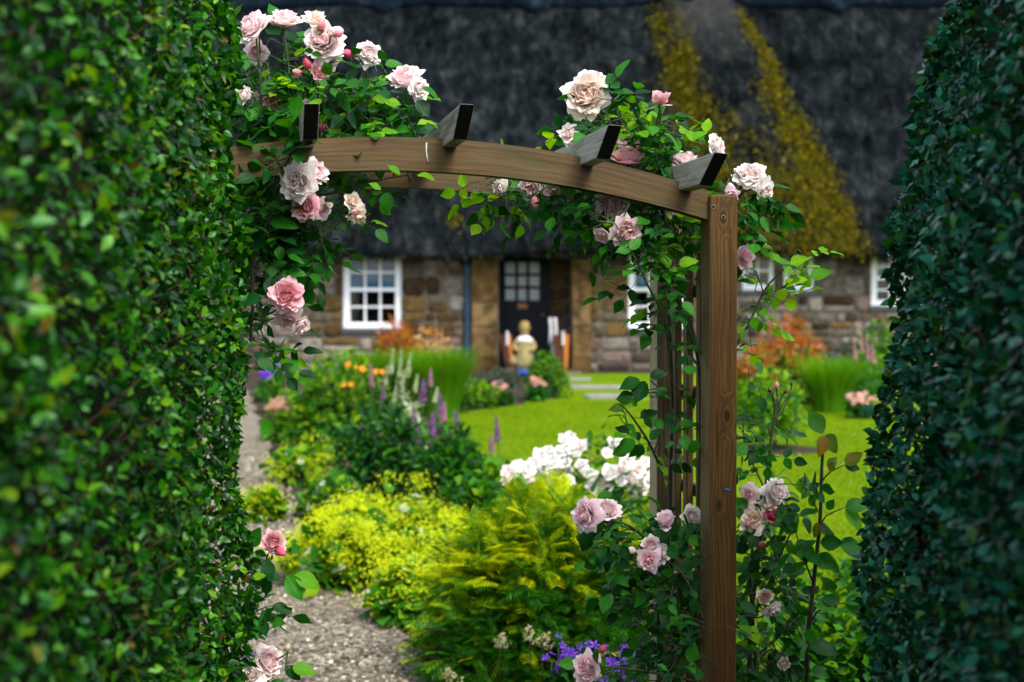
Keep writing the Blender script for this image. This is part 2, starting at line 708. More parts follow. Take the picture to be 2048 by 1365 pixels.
M['hedge'] = leaf_mat('privet_leaf', [(0, (.001, .015, .001)), (.35, (.0035, .045, .002)), (.62, (.010, .10, .003)), (.80, (.032, .19, .004)), (.91, (.085, .29, .007)), (.97, (.18, .40, .012)), (.985, (.14, .14, .008)), (1, (.12, .06, .010))], .34, .36, .32, stint=(.55, 1, .6))
M['beech'] = leaf_mat('dark_hedge_leaf', [(0, (.0010, .020, .010)), (.38, (.0028, .050, .024)), (.6, (.006, .095, .050)), (.74, (.014, .16, .092)), (.86, (.06, .29, .20)), (.92, (.006, .10, .006)), (1, (.06, .19, .004))], .34, .24, .16, stint=(.30, .95, .75))  # bright teal stops stand in for sky glints on the leaves
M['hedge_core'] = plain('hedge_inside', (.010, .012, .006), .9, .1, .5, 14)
M['twig'] = plain('twig_bark', (.05, .035, .02), .8, .2, .4, 50)

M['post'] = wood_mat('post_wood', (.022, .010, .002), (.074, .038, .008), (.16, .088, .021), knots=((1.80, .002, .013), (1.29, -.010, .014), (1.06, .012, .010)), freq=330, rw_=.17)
M['beam'] = wood_mat('beam_wood', (.020, .010, .003), (.088, .050, .014), (.19, .108, .034), moss=.9, grey=.15, freq=190, rw_=.10)
M['rafter'] = wood_mat('rafter_wood', (.16, .15, .11), (.36, .355, .29), (.55, .54, .46), moss=.75, grey=.05, freq=150, rw_=.08)
M['rafter_end'] = plain('rafter_end_grain', (.009, .008, .008), .8, .2, .5, 120)
M['slat'] = wood_mat('slat_wood', (.028, .013, .004), (.095, .05, .016), (.19, .11, .04), moss=.2, grey=.15, freq=240)
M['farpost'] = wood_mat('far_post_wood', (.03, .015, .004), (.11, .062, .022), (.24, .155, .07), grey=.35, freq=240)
M['farpost_lit'] = wood_mat('far_post_wood_lit', (.16, .12, .06), (.34, .28, .17), (.48, .42, .29), freq=240, rw_=.08)  # paler copy: light from the left painted onto the far post's inner face
M['post_lit'] = wood_mat('post_wood_lit', (.05, .035, .010), (.14, .098, .032), (.24, .18, .075), freq=240, rw_=.08)  # lighter olive copy: side light put into the near post's left face
M['screw'] = plain('screw_metal', (.35, .33, .30), .4, .6, .2, 200, Metallic=.9)
M['void_shade'] = plain('hole_and_room_shade', (.006, .005, .004), .9, .1)  # near-black paints in the shade of screw holes, rooms and hall
M['blue'] = plain('blue_flake', (.05, .18, .55), .3, .6)
M['lime_streak'] = plain('bird_lime', (.55, .55, .52), .8, .2)

# ------------------------------------------------------------------ setting: ground, lawn, path
def sheet(name, mat, poly_rows, lift, nx=40):
    """strip surface following the slope; poly_rows = [(y, x0, x1)]"""
    mb = MB()
    V, Fs = [], []
    ys = [r[0] for r in poly_rows]
    yy = np.linspace(ys[0], ys[-1], 90)
    x0 = np.interp(yy, ys, [r[1] for r in poly_rows])
    x1 = np.interp(yy, ys, [r[2] for r in poly_rows])
    for j, y in enumerate(yy):
        wob = .03 * math.sin(y * 5.1) + .02 * math.sin(y * 11.7)
        for i in range(nx + 1):
            x = x0[j] + wob + (x1[j] - x0[j]) * i / nx
            V.append((x, y, gz(y) + lift))
    for j in range(len(yy) - 1):
        for i in range(nx):
            a = j * (nx + 1) + i
            Fs.append((a, a + 1, a + nx + 2, a + nx + 1))
    mb.add(V, np.array(Fs))
    o = mb.build(name, mat)
    tag(o, kind='structure')
    return o


t = NT('soil')
tc = t.n('ShaderNodeTexCoord')
nz = t.noise(tc.outputs['Object'], 9, 6, .7)
M['soil'] = t.done(t.principled(t.ramp(nz, [(.3, (.014, .010, .007)), (.7, (.05, .036, .024))]), .95, .2, t.bump(nz, .8, .03)))

mb = MB()
ys = [-200, -10, 0, 5, 8, 12, 16, 20, 24, 60, 250]
V = []
for y in ys:
    for x in (-200, -20, 20, 200):
        V.append((x, y, gz(y)))
mb.add(V, np.array([(j * 4 + i, j * 4 + i + 1, j * 4 + i + 5, j * 4 + i + 4) for j in range(len(ys) - 1) for i in range(3)]))
tag(mb.build('ground', M['soil']), kind='structure')

t = NT('lawn_turf')
tc = t.n('ShaderNodeTexCoord')
n1 = t.noise(tc.outputs['Object'], 1.3, 4)
n2 = t.noise(tc.outputs['Object'], 60, 3, .7)
n3 = t.noise(tc.outputs['Object'], 9, 4, .6)
f = t.math('ADD', t.math('ADD', t.math('MULTIPLY', n1, .45), t.math('MULTIPLY', n2, .3)), t.math('MULTIPLY', n3, .3))
M['lawn'] = t.done(t.principled(t.ramp(f, [(.34, (.060, .122, .0008)), (.52, (.092, .164, .001)), (.70, (.13, .20, .002))]), .9, .03, t.bump(n2, .6, .02)))
LAWN = [(4.3, 1.15, 4.5), (5.6, .95, 5), (7.5, .72, 6), (9.5, .15, 7), (13, -.45, 7.5), (16.0, -.75, 8), (16.8, -.62, 8), (18, .2, 8), (21.5, .4, 8), (23.3, .6, 8)]
sheet('lawn', M['lawn'], LAWN, .03)

sheet('lawn', M['lawn'], [(3.4, -9, -1.0), (4.2, -10, -1.15), (5.2, -11, -1.45), (6.2, -11, -1.85), (7.5, -12, -2.35), (9.4, -12, -2.78), (11.6, -13, -3.1), (13.3, -13, -3.45), (16, -13, -4.1), (20, -13, -4.95), (23, -13, -5.5)], .028)

t = NT('gravel')
tc = t.n('ShaderNodeTexCoord')
vo = t.n('ShaderNodeTexVoronoi')
vo.inputs['Scale'].default_value = 55
t.l(tc.outputs['Object'], vo.inputs['Vector'])
sepc = t.n('ShaderNodeSeparateColor')
t.l(vo.outputs['Color'], sepc.inputs[0])
nz = t.noise(tc.outputs['Object'], 3, 4)
col = t.ramp(sepc.outputs[0], [(0, (.045, .036, .024)), (.4, (.15, .123, .084)), (.75, (.26, .222, .162)), (1, (.44, .40, .31))])
col = t.mix(t.math('MULTIPLY', nz, .35), col, (.10, .085, .06))
M['gravel'] = t.done(t.principled(col, .85, .3, t.bump(t.math('SUBTRACT', 1.0, vo.outputs['Distance']), .9, .02)))
PATH = [(1.0, -.50, .60), (3.0, -.75, .55), (4.2, -1.0, .25), (5.2, -1.3, -.12), (6.2, -1.7, -.42), (7.5, -2.2, -.80), (8.2, -2.4, -1.15), (9.4, -2.6, -1.42), (11.6, -2.9, -1.90), (13.3, -3.2, -2.25), (16, -3.8, -2.85), (20, -4.6, -3.7)]
sheet('path', M['gravel'], PATH, .02)

# loose pebbles on the path (uncountable)
ico = bpy.data.meshes.new('tmp')
import bmesh
bm = bmesh.new()
bmesh.ops.create_icosphere(bm, subdivisions=1, radius=1)
PV = np.array([v.co for v in bm.verts])
PF = np.array([[v.index for v in f.verts] for f in bm.faces])
bm.free()
M['pebble'] = leaf_mat('pebble', [(0, (.045, .036, .024)), (.45, (.155, .128, .088)), (.8, (.28, .24, .175)), (1, (.50, .46, .36))], .8, .3, 0.0)
mb = MB()
n = 9000
py = 4.6 + 8.5 * rng.random(n) ** 1.7
x0 = np.interp(py, [r[0] for r in PATH], [r[1] for r in PATH])
x1 = np.interp(py, [r[0] for r in PATH], [r[2] for r in PATH])
px = x0 + (x1 - x0 + .06) * rng.random(n)
pz = np.array([gz(y) for y in py]) + .022
A = rng.normal(size=(n, 3, 3))
Q, _ = np.linalg.qr(A)
S = (rng.uniform(.005, .015, n)[:, None] * rng.uniform(.6, 1.25, (n, 3)))
mb.inst((PV, [PF], np.zeros((len(PV), 2))), Q * S[:, None, :], np.stack([px, py, pz], 1))
tag(mb.build('loose_gravel', M['pebble']), kind='stuff')

mb = MB()
n = 70
py = 5.0 + 5 * rng.random(n) ** 1.5
x0 = np.interp(py, [r[0] for r in PATH], [r[1] for r in PATH])
x1 = np.interp(py, [r[0] for r in PATH], [r[2] for r in PATH])
Rp = frames(rng.normal(size=(n, 3)) * (1, 1, .15), np.array([0, 0, 1.]) + rng.normal(size=(n, 3)) * .35, rng.uniform(.014, .026, n))
mb.inst(LEAF_ROUND, Rp, np.stack([x0 + (x1 - x0) * rng.random(n), py, np.array([gz(y) for y in py]) + .042], 1), 0)
tag(mb.build('fallen_petals', M['white']), kind='stuff')

# short grass standing on the lawn (uncountable)
M['blade'] = leaf_mat('lawn_blade', [(0, (.06, .128, .0008)), (.5, (.094, .172, .001)), (1, (.13, .205, .002))], .8, .03, .3)
mb = MB()
n = 45000
gy = 5.2 + 13 * rng.random(n) ** 1.3
x0 = np.interp(gy, [r[0] for r in LAWN], [r[1] for r in LAWN])
gx = x0 + .02 + (np.minimum(gy * .27, 7) - x0) * rng.random(n)
gzv = np.array([gz(y) for y in gy]) + .028
ang = rng.uniform(0, 6.28, n)
hh = rng.uniform(.02, .045, n)
c, s = np.cos(ang), np.sin(ang)
Rb = np.zeros((n, 3, 3))
Rb[:, 0, 0], Rb[:, 1, 0], Rb[:, 0, 1], Rb[:, 1, 1] = c, s, -s, c
Rb[:, 2, 2] = 1
Rb = Rb * hh[:, None, None]
mb.inst(blade_template(2, .16, .7), Rb, np.stack([gx, gy, gzv], 1))
tag(mb.build('lawn_grass', M['blade']), kind='stuff')
mb = MB()
n = 110
gy = 5.6 + 11 * rng.random(n) ** 1.2
x0 = np.interp(gy, [r[0] for r in LAWN], [r[1] for r in LAWN])
gx = x0 + .02 + (gy * .27 - x0) * rng.random(n)
mb.inst((PV * (1, 1, .5), [PF], np.zeros((len(PV), 2))), np.eye(3)[None] * rng.uniform(.006, .011, n)[:, None, None], np.stack([gx, gy, np.array([gz(y) for y in gy]) + .07], 1))
tag(mb.build('clover_flowers', plain('clover', (.38, .42, .25), .8)), kind='stuff')

# ------------------------------------------------------------------ cottage
YW = 24.0
K = F / YW


def cx(px):
    return (px - 1024) / K


def cz(py):
    return 1.55 + (630 - py) / K


Z0, ZT = .40, 2.72
OPEN = [  # x0, x1, z0, z1 (window and door openings)
    (cx(686), cx(803), cz(657), 2.60), (cx(997), cx(1143), Z0, 2.60), (cx(1257), cx(1374), cz(657), 2.60),
    (cx(1485), cx(1548), cz(581), 2.60), (cx(1568), cx(1628), cz(581), 2.60), (cx(1742), cx(1850), cz(612), 2.60)]
COTX0, COTX1 = -11.5, 12.5
cot = empty('thatched_cottage', (0, YW, .58), 'low stone cottage with dark mossy thatched roof, white sash windows and a dark door', 'cottage')

t = NT('mortar')
tc = t.n('ShaderNodeTexCoord')
nz = t.noise(tc.outputs['Object'], 25, 5, .7)
M['mortar'] = t.done(t.principled(t.ramp(nz, [(.3, (.06, .052, .042)), (.7, (.14, .122, .10))]), .95, .2, t.bump(nz, .6, .02)))
M['ochre'] = leaf_mat('ochre_sandstone', [(0, (0.031, 0.0198, 0.0108)), (0.3, (0.0774, 0.0466, 0.0171)), (0.6, (0.13, 0.0811, 0.0288)), (0.85, (0.0805, 0.0635, 0.0495)), (1, (0.1981, 0.1552, 0.099))], .9, .1, 0, nscale=11, namt=.6)
M['rubble'] = leaf_mat('rubble_stone', [(0, (0.039, 0.0296, 0.0218)), (0.25, (0.0936, 0.0764, 0.0585)), (0.55, (0.1638, 0.1404, 0.1131)), (0.85, (0.2262, 0.2067, 0.1755)), (0.94, (0.117, 0.0624, 0.0468)), (1, (0.312, 0.2964, 0.2574))], .9, .1, 0, nscale=11, namt=.6)
M['whitepaint'] = plain('white_paint', (.78, .80, .82), .45, .5, .05, 6)
M['darkpaint'] = plain('dark_door_paint', (.002, .004, .008), .5, .12, .3, 6)
M['pipe'] = plain('blue_grey_pipe', (.012, .035, .06), .5, .2, .2, 6)
t = NT('window_glass')
M['glass'] = t.done(t.principled((.9, .95, .95), .03, .6, None, **{'Transmission Weight': 1.0, 'IOR': 1.3}))
t = NT('frosted_glass')
M['frost'] = t.done(t.principled((.22, .27, .30), .25, .7))

wall = MB()
xs = sorted({COTX0, COTX1, *[o[0] for o in OPEN], *[o[1] for o in OPEN]})
zs = sorted({Z0, ZT, *[o[2] for o in OPEN], 2.60})
for i in range(len(xs) - 1):
    for j in range(len(zs) - 1):
        xm, zm = (xs[i] + xs[i + 1]) / 2, (zs[j] + zs[j + 1]) / 2
        if any(o[0] < xm < o[1] and o[2] < zm < o[3] for o in OPEN):
            continue
        b2(wall, xs[i], xs[i + 1], YW, YW + .35, zs[j], zs[j + 1], 0)
# stones proud of the mortar
rs = random.Random(4)


def stone(x0, x1, z0, z1, y, mat, d=.03):
    j = lambda a: rs.uniform(-a, a)
    e = min(x1 - x0, z1 - z0)
    c = e * .22
    ring = [(x0 + c, z0), (x1 - c, z0), (x1, z0 + c), (x1, z1 - c), (x1 - c, z1), (x0 + c, z1), (x0, z1 - c), (x0, z0 + c)]
    ring = [(a + j(e * .07), b + j(e * .07)) for a, b in ring]
    cxm, czm = (x0 + x1) / 2, (z0 + z1) / 2
    V = [(a, y + .002, b) for a, b in ring] + [(cxm + (a - cxm) * .93, y - d * .75 + j(.004), czm + (b - czm) * .93) for a, b in ring]
    V += [(cxm + (a - cxm) * .6, y - d + j(.006), czm + (b - czm) * .6) for a, b in ring]
    Fs = []
    for r in (0, 8):
        for k in range(8):
            Fs.append((r + k, r + (k + 1) % 8, r + 8 + (k + 1) % 8, r + 8 + k))
    Fs.append(tuple(range(16, 24)))
    wall.add(V, Fs, mat, smooth=True)


z = Z0
while z < 2.62:
    h = rs.choice((.15, .2, .26, .34)) * rs.uniform(.9, 1.1)
    blocks = [(o[0], o[1]) for o in OPEN if o[2] < z + h - .02 and o[3] > z]
    blocks.sort()
    edges = [COTX0]
    for a, b in blocks:
        edges += [a, b]
    edges.append(COTX1)
    for k in range(0, len(edges), 2):
        x, xe = edges[k], edges[k + 1]
        first = True
        while x < xe - .05:
            near = k > 0 and first or (xe - x < .55 and k + 2 < len(edges))
            w = rs.choice((.16, .24, .36, .55)) * rs.uniform(.85, 1.15)
            if near:
                w = rs.uniform(.28, .5)
            w = min(w, xe - x)
            if xe - x - w < .1:
                w = xe - x
            hi = z > 1.25 + .25 * math.sin(x * .9) - (.45 if near else 0)
            mat = 1 if (hi and rs.random() < (.9 if near else .58) and x < 3.2) or rs.random() < .06 else 2
            if not near and h > .19 and rs.random() < .55:
                hm = h * rs.uniform(.4, .6)
                stone(x + .012, x + w - .012, z + .01, z + hm - .008, YW, mat)
                stone(x + .012, x + w - .012, z + hm + .008, z + h - .01, YW, 2 if rs.random() < .6 else 1)
            else:
                stone(x + .012, x + w - .012, z + .012, z + h - .012, YW, mat, rs.uniform(.02, .045))
            x += w
            first = False
    z += h
# back and side walls close the building
b2(wall, COTX0, COTX0 + .35, YW + .351, YW + 6, Z0, ZT, 0)
b2(wall, COTX1 - .35, COTX1, YW + .351, YW + 6, Z0, ZT, 0)
b2(wall, COTX0, COTX1, YW + 6.001, YW + 6.35, Z0, ZT, 0)
# gables
for gx in (COTX0 + .1, COTX1 - .4):
    wall.add([(gx, YW, ZT), (gx, YW + 6.3, ZT), (gx, YW + 3.6, ZT + 4.2), (gx + .3, YW, ZT), (gx + .3, YW + 6.3, ZT), (gx + .3, YW + 3.6, ZT + 4.2)], [(0, 1, 2), (5, 4, 3), (0, 2, 5, 3), (1, 4, 5, 2)], 0, smooth=False)
# porch recess behind the door opening
DX0, DX1 = cx(997), cx(1143)
b2(wall, DX0 - .2, DX0 - .002, YW + .352, YW + .9, Z0, 2.6, 0)
b2(wall, DX1 + .002, DX1 + .2, YW + .352, YW + .9, Z0, 2.6, 0)
b2(wall, cx(1098), DX1 + .2, YW + .905, YW + 1.1, Z0, 2.6, 0)
for zz in np.arange(.6, 2.5, .24):
    stone(cx(1100), DX1, zz, zz + .22, YW + .9, 1)
b2(wall, DX0 - .2, DX1 + .2, YW + .352, YW + 1.1, 2.601, 2.75, 0)
part(wall, 'wall', [M['mortar'], M['ochre'], M['rubble']], cot)

# stone piers either side of the door
for (a, b) in ((943, 996), (1144, 1182)):
    mb = MB()
    zz = .5
    k = 0
    while zz < 2.5:
        hh = (.34, .52, .4, .62, .3)[k % 5]
        ins = .012 * ((k * 7) % 3)
        box(mb, (cx((a + b) / 2), YW - .07, zz + hh / 2 - .006), (b - a) / K - ins, .12, hh - .012)
        zz += hh
        k += 1
    box(mb, (cx((a + b) / 2), YW - .10, .52), (b - a) / K + .10, .18, .26)
    o = bevel(part(mb, 'stone_pier', M['ochre_block'] if 'ochre_block' in M else M.setdefault('ochre_block', leaf_mat('pier_sandstone', [(0, (.075, .046, .017)), (.5, (.125, .076, .026)), (1, (.17, .115, .052))], .9, .1, 0, nscale=5, namt=.75)), cot), .012, 2)
# step
mb = MB()
b2(mb, DX0 - .15, DX1 + .15, YW - .32, YW + .9, .46, .60)
bevel(part(mb, 'door_step', plain('step_stone', (.13, .11, .12), .9, .2, .3, 12, .4), cot), .015)


def sash_window(x0, x1, z0, z1, cols, rows_up, rows_low, mid=True):
    fr = MB()
    f = .11 if x1 - x0 > .7 else .075
    y = YW + .05
    b2(fr, x0, x0 + f, y, y + .12, z0, z1)
    b2(fr, x1 - f, x1, y, y + .12, z0, z1)
    b2(fr, x0 + f + .001, x1 - f - .001, y + .002, y + .118, z1 - .07, z1)
    b2(fr, x0 + f + .001, x1 - f - .001, y + .002, y + .118, z0, z0 + .10)
    root = bevel(part(fr, 'window', M['whitepaint'], cot), .006)
    zi0, zi1, xi0, xi1 = z0 + .10, z1 - .07, x0 + f, x1 - f
    zm = zi0 + (zi1 - zi0) * (rows_low / (rows_low + rows_up)) if mid else zi1
    bars = MB()
    if mid:
        b2(bars, xi0 + .001, xi1 - .001, y + .012, y + .075, zm - .028, zm + .028)
    for c_ in range(1, cols):
        xx = xi0 + (xi1 - xi0) * c_ / cols
        b2(bars, xx - .016, xx + .016, y + .03, y + .068, zi0, zm - .029)
        if mid:
            b2(bars, xx - .016, xx + .016, y + .03, y + .068, zm + .029, zi1)
    for (za, zb, nr) in (((zi0, zm - .028, rows_low), (zm + .028, zi1, rows_up)) if mid else ((zi0, zi1, rows_low),)):
        for r in range(1, nr):
            zz = za + (zb - za) * r / nr
            b2(bars, xi0 + .001, xi1 - .001, y + .033, y + .065, zz - .016, zz + .016)
    adopt(bars.build('glazing_bars', M['whitepaint']), root)
    gl = MB()
    b2(gl, xi0 - .01, xi1 + .01, y + .07, y + .08, zi0 - .01, zi1 + .01)
    adopt(gl.build('pane', M['glass']), root)
    s = MB()
    b2(s, x0 - .03, x1 + .03, YW - .06, y - .002, z0 - .07, z0 + .0)
    adopt(s.build('sill', plain('sill_slate', (.05, .055, .06), .7)), root)
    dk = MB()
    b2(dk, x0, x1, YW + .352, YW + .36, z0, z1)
    adopt(dk.build('room_dark_sheet', M['void_shade']), root)  # near-black sheet stands for the unlit room
    if mid and cols == 3:  # blue panel stands in for sky reflected in the upper sash
        bl_ = MB()
        b2(bl_, xi0 - .005, xi1 + .005, y + .10, y + .108, zm + .02, zi1)
        adopt(bl_.build('sky_panel', M.setdefault('sky_panel', plain('sky_reflection_blue', (.02, .13, .25), .8, .2, .2, 3))), root)


sash_window(*OPEN[0], 3, 2, 2)
sash_window(*OPEN[2], 3, 2, 2)
sash_window(*OPEN[3], 2, 1, 2, False)
sash_window(*OPEN[4], 2, 1, 2, False)
sash_window(*OPEN[5], 3, 2, 2)

# door
dx0, dx1 = cx(1003), cx(1096)
dz0, dz1 = .60, 2.56
yd = YW + .80
mb = MB()
gx0, gx1, g0, g1 = cx(1010.5), cx(1080.5), cz(600), cz(521)
b2(mb, dx0, gx0, yd, yd + .05, dz0, dz1)
b2(mb, gx1, dx1, yd, yd + .05, dz0, dz1)
b2(mb, gx0 + .001, gx1 - .001, yd + .001, yd + .049, dz0, g0)
b2(mb, gx0 + .001, gx1 - .001, yd + .001, yd + .049, g1, dz1)
for a, b in ((gx0 + .04, (gx0 + gx1) / 2 - .04), ((gx0 + gx1) / 2 + .04, gx1 - .04)):
    b2(mb, a, b, yd - .012, yd, .75, 1.45)
door = part(mb, 'door', M['darkpaint'], cot)
bars = MB()
for i in (1, 2):
    xx = gx0 + (gx1 - gx0) * i / 3
    b2(bars, xx - .026, xx + .026, yd + .005, yd + .045, g0 + .001, g1 - .001)
    zz = g0 + (g1 - g0) * i / 3
    b2(bars, gx0 + .002, gx1 - .002, yd + .008, yd + .042, zz - .026, zz + .026)
adopt(bars.build('glazing_bars', M['darkpaint']), door)
gl = MB()
b2(gl, gx0 - .01, gx1 + .01, yd + .046, yd + .055, g0 - .01, g1 + .01)
adopt(gl.build('pane', M['frost']), door)
mb = MB()
b2(mb, cx(1036), cx(1056), yd - .014, yd, cz(617), cz(607))
adopt(mb.build('letterbox', plain('brass', (.16, .07, .03), .4, .5, .2, 6, Metallic=.7)), door)
mb = MB()
lathe(mb, [(.0, -.03), (.03, -.02), (.035, 0), (.02, .02), (0, .03)], (dx1 - .07, yd - .05, 1.55), 10)
adopt(mb.build('door_knob', plain('brass_knob', (.3, .18, .06), .35, .5, .2, 6, Metallic=.8)), door)
mb = MB()
b2(mb, dx0 - .08, dx0 - .003, yd - .03, yd + .08, dz0, dz1)
b2(mb, dx1 + .003, dx1 + .05, yd - .03, yd + .08, dz0, dz1)
part(mb, 'door_frame', M['darkpaint'], cot)
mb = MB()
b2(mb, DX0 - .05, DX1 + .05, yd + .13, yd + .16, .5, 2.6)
part(mb, 'hall_dark_sheet', M['void_shade'], cot)  # near-black sheet stands for the unlit hall

# downpipe
mb = MB()
X = cx(934)
tube(mb, spline([(X, YW - .30, 2.60), (X, YW - .10, 2.42), (X, YW - .09, 2.2), (X, YW - .09, .75), (X, YW - .12, .62)], 20), .048, .048, 10)
for zz in (1.0, 1.7, 2.3):
    b2(mb, X - .07, X + .07, YW - .10, YW - .03, zz, zz + .05)
part(mb, 'downpipe', M['pipe'], cot)

# thatch
SL = R_(50)
EY, EZ = 23.42, 2.595          # lip
xs_r = np.concatenate([np.linspace(-12.2, -5.2, 26)[:-1], np.linspace(-5.2, 8.2, 190), np.linspace(8.2, 13.2, 20)[1:]])
LR = 7.35
ls = np.linspace(0, LR, 96)


def fold_center(l):
    return 4.42 - .92 * (l / 6.7)


def fold_half(l):
    return 1.02 - .30 * (l / 6.7)


def roof_pt(x, l):
    y = EY + .18 * (1 - math.exp(-l * 3)) + l * math.cos(SL)
    z = EZ + .30 * (1 - math.exp(-l * 5)) + l * math.sin(SL)
    c, hw = fold_center(l), fold_half(l)
    u = (x - c) / hw
    bul = .30 * math.exp(-(u * 1.0) ** 4) * min(1, l / 1.2 + .2)
    nz_ = .10 * (mnoise.noise((x * .5, l * .35, 0)) ) + .035 * mnoise.noise((x * 2.6, l * 1.2, 5)) + .018 * mnoise.noise((x * 9, l * 2.5, 9))
    off = bul + nz_
    return (x, y - off * math.sin(SL), z + off * math.cos(SL)), u


V, moss = [], []
prof = [(YW + .30, 2.66), (YW - .05, 2.60), (EY + .16, 2.545), (EY + .03, 2.545)]
nx = len(xs_r)
for yy, zz in prof:
    for x in xs_r:
        V.append((x, yy, zz + .03 * mnoise.noise((x * 1.3, yy, 2)) + .03 * math.sin(x * .7)))
        moss.append(0.0)
for l in ls:
    for x in xs_r:
        p, u = roof_pt(x, l)
        wob = .03 * math.sin(x * .7) * math.exp(-l * 2)
        V.append((p[0], p[1], p[2] + wob))
        # moss grows on the two shoulders of the fold and over its foot
        n_ = mnoise.noise((x * 1.7, l * .9, 3)) * .55 + mnoise.noise((x * 5, l * 2.2, 8)) * .5
        m = math.exp(-((u - 1.0) * (2.0 + .35 * l)) ** 2) * .95 + math.exp(-((u + 1.0) * 2.3) ** 2) * (.55 + .35 * min(1, l / 3))
        foot = max(0, 1 - l / 4.2)
        m += foot * .80 * math.exp(-((u - .15) * .95) ** 4)
        m *= min(1, max(0, (6.5 - l) / 1.2))
        m = m * (1 + n_ * 1.1) + .30 * max(0, mnoise.noise((x * .8, l * .5, 20)) - .05) + n_ * .1
        # small patch above the door
        m += .9 * math.exp(-((x + .98) / .16) ** 2 - ((l - .42) / .16) ** 2)
        moss.append(max(0, min(1, m)))
rows = len(prof) + len(ls)
Fs = np.array([(j * nx + i, (j * nx + i + 1), (j + 1) * nx + i + 1, (j + 1) * nx + i) for j in range(rows - 1) for i in range(nx - 1)])
# back slope
nb = len(V)
top = [roof_pt(x, LR)[0] for x in xs_r]
for x, tp in zip(xs_r, top):
    V.append((x, tp[1] + (tp[2] - 2.6) / math.tan(SL), 2.6))
    moss.append(.1)
Fb = np.array([((rows - 1) * nx + i, (rows - 1) * nx + i + 1, nb + i + 1, nb + i) for i in range(nx - 1)])

t = NT('thatch')
tc = t.n('ShaderNodeTexCoord')
at = t.n('ShaderNodeAttribute', attribute_name='moss')
ob = tc.outputs['Object']
st = t.noise(t.mapping(ob, (26, 5, 4.2)), 1.0, 5, .7)
bl = t.noise(ob, 1.1, 5, .65)
sp = t.noise(t.mapping(ob, (5.5, 2.6, 2.4), rot=(0, .35, 0)), 1.0, 5, .72)
v = t.math('ADD', t.math('MULTIPLY', st, .32), t.math('ADD', t.math('MULTIPLY', bl, .38), t.math('MULTIPLY', sp, .48)))
col = t.ramp(v, [(.42, (.0009, .0013, .0014)), (.53, (.0032, .0047, .0053)), (.61, (.0090, .0122, .0138)), (.69, (.025, .030, .033)), (.82, (.09, .095, .095))])
mfac = t.ramp(t.math('ADD', at.outputs['Fac'], t.math('MULTIPLY', t.math('SUBTRACT', sp, .5), 3.0)), [(.38, (0, 0, 0)), (1.0, (.8, .8, .8))])
mcol = t.ramp(st, [(.30, (.006, .007, .001)), (.47, (.036, .033, .002)), (.6, (.10, .082, .004)), (.8, (.20, .155, .008))])
wa = t.n('ShaderNodeAttribute', attribute_name='washed')
wf = t.math('MULTIPLY', wa.outputs['Fac'], t.math('MULTIPLY', sp, 1.3), clamp=True)
col = t.mix(wf, col, (.050, .052, .050))
col = t.mix(mfac, col, mcol)
M['thatch'] = t.done(t.principled(col, 1.0, .0, t.bump(t.math('ADD', st, sp), 1.0, .10)))
mb = MB()
mb.add(V, Fs)
mb.F.append((Fb, 0, None, True))
roof = mb.build('roof', M['thatch'])
a = roof.data.attributes.new('moss', 'FLOAT', 'POINT')
a.data.foreach_set('value', np.array(moss, np.float32))
# washed-out thatch high on the fold, below the chimney
a = roof.data.attributes.new('washed', 'FLOAT', 'POINT')
wv = []
for p in V:
    l_ = (p[2] - EZ - .3) / math.sin(SL)
    u_ = (p[0] - fold_center(l_)) / fold_half(max(0, l_))
    wv.append(max(0, min(1, (l_ - 4.2) / 1.5)) * math.exp(-(u_ * 1.1) ** 4))
a.data.foreach_set('value', np.array(wv, np.float32))
adopt(roof, cot)
# moss cushions standing proud of the thatch
ms = np.random.default_rng(19)
mv = np.array(moss[:rows * nx])
Vr = np.array(V[:rows * nx])
wgt = np.clip(mv - .12, 0, 1) ** 1.3
vis = (Vr[:, 0] > -5.5) & (Vr[:, 0] < 8)
pick_ = ms.choice(len(Vr), 9000, p=(wgt * vis) / (wgt * vis).sum())
P_ = Vr[pick_] + ms.normal(0, .055, (9000, 3)) * (1, .64, .77) + np.array([0, -math.sin(SL), math.cos(SL)]) * .012
P_[:, 2] += (P_[:, 1] - Vr[pick_][:, 1]) * math.tan(SL) * .6
mm_ = MB()
mm_.inst(DIAMOND, frames(ms.normal(size=(9000, 3)) + (0, -.7, .1), np.array([0, -.7, .7]) + ms.normal(size=(9000, 3)) * .55, ms.uniform(.03, .085, 9000)), P_, 0)
adopt(mm_.build('moss', leaf_mat('roof_moss', [(0, (.020, .024, .002)), (.4, (.060, .058, .003)), (.75, (.14, .115, .005)), (1, (.24, .19, .010))], 1.0, 0.0, .1)), roof)
# ragged straw ends along the eave
es = np.random.default_rng(9)
n = 4200
ex = es.uniform(-12, 13, n)
eb = MB()
Rb = np.zeros((n, 3, 3))
Rb[:, 0, 0] = 1
Rb[:, 1, 1] = es.uniform(.2, .9, n)
Rb[:, 1, 2] = es.uniform(-.6, .2, n)
Rb[:, 2, 2] = -1
Rb[:, 0, 2] = es.normal(0, .3, n)
Rb *= es.uniform(.04, .12, n)[:, None, None]
eb.inst(blade_template(2, .16, .2), Rb, np.stack([ex, EY + es.uniform(.02, .16, n), EZ - .03 + .03 * np.sin(ex * .7) + es.uniform(-.02, .05, n)], 1))
adopt(eb.build('eave_straw', leaf_mat('straw_end', [(0, (.004, .005, .006)), (.7, (.016, .018, .018)), (1, (.05, .05, .045))], 1.0, 0.0, 0)), roof)
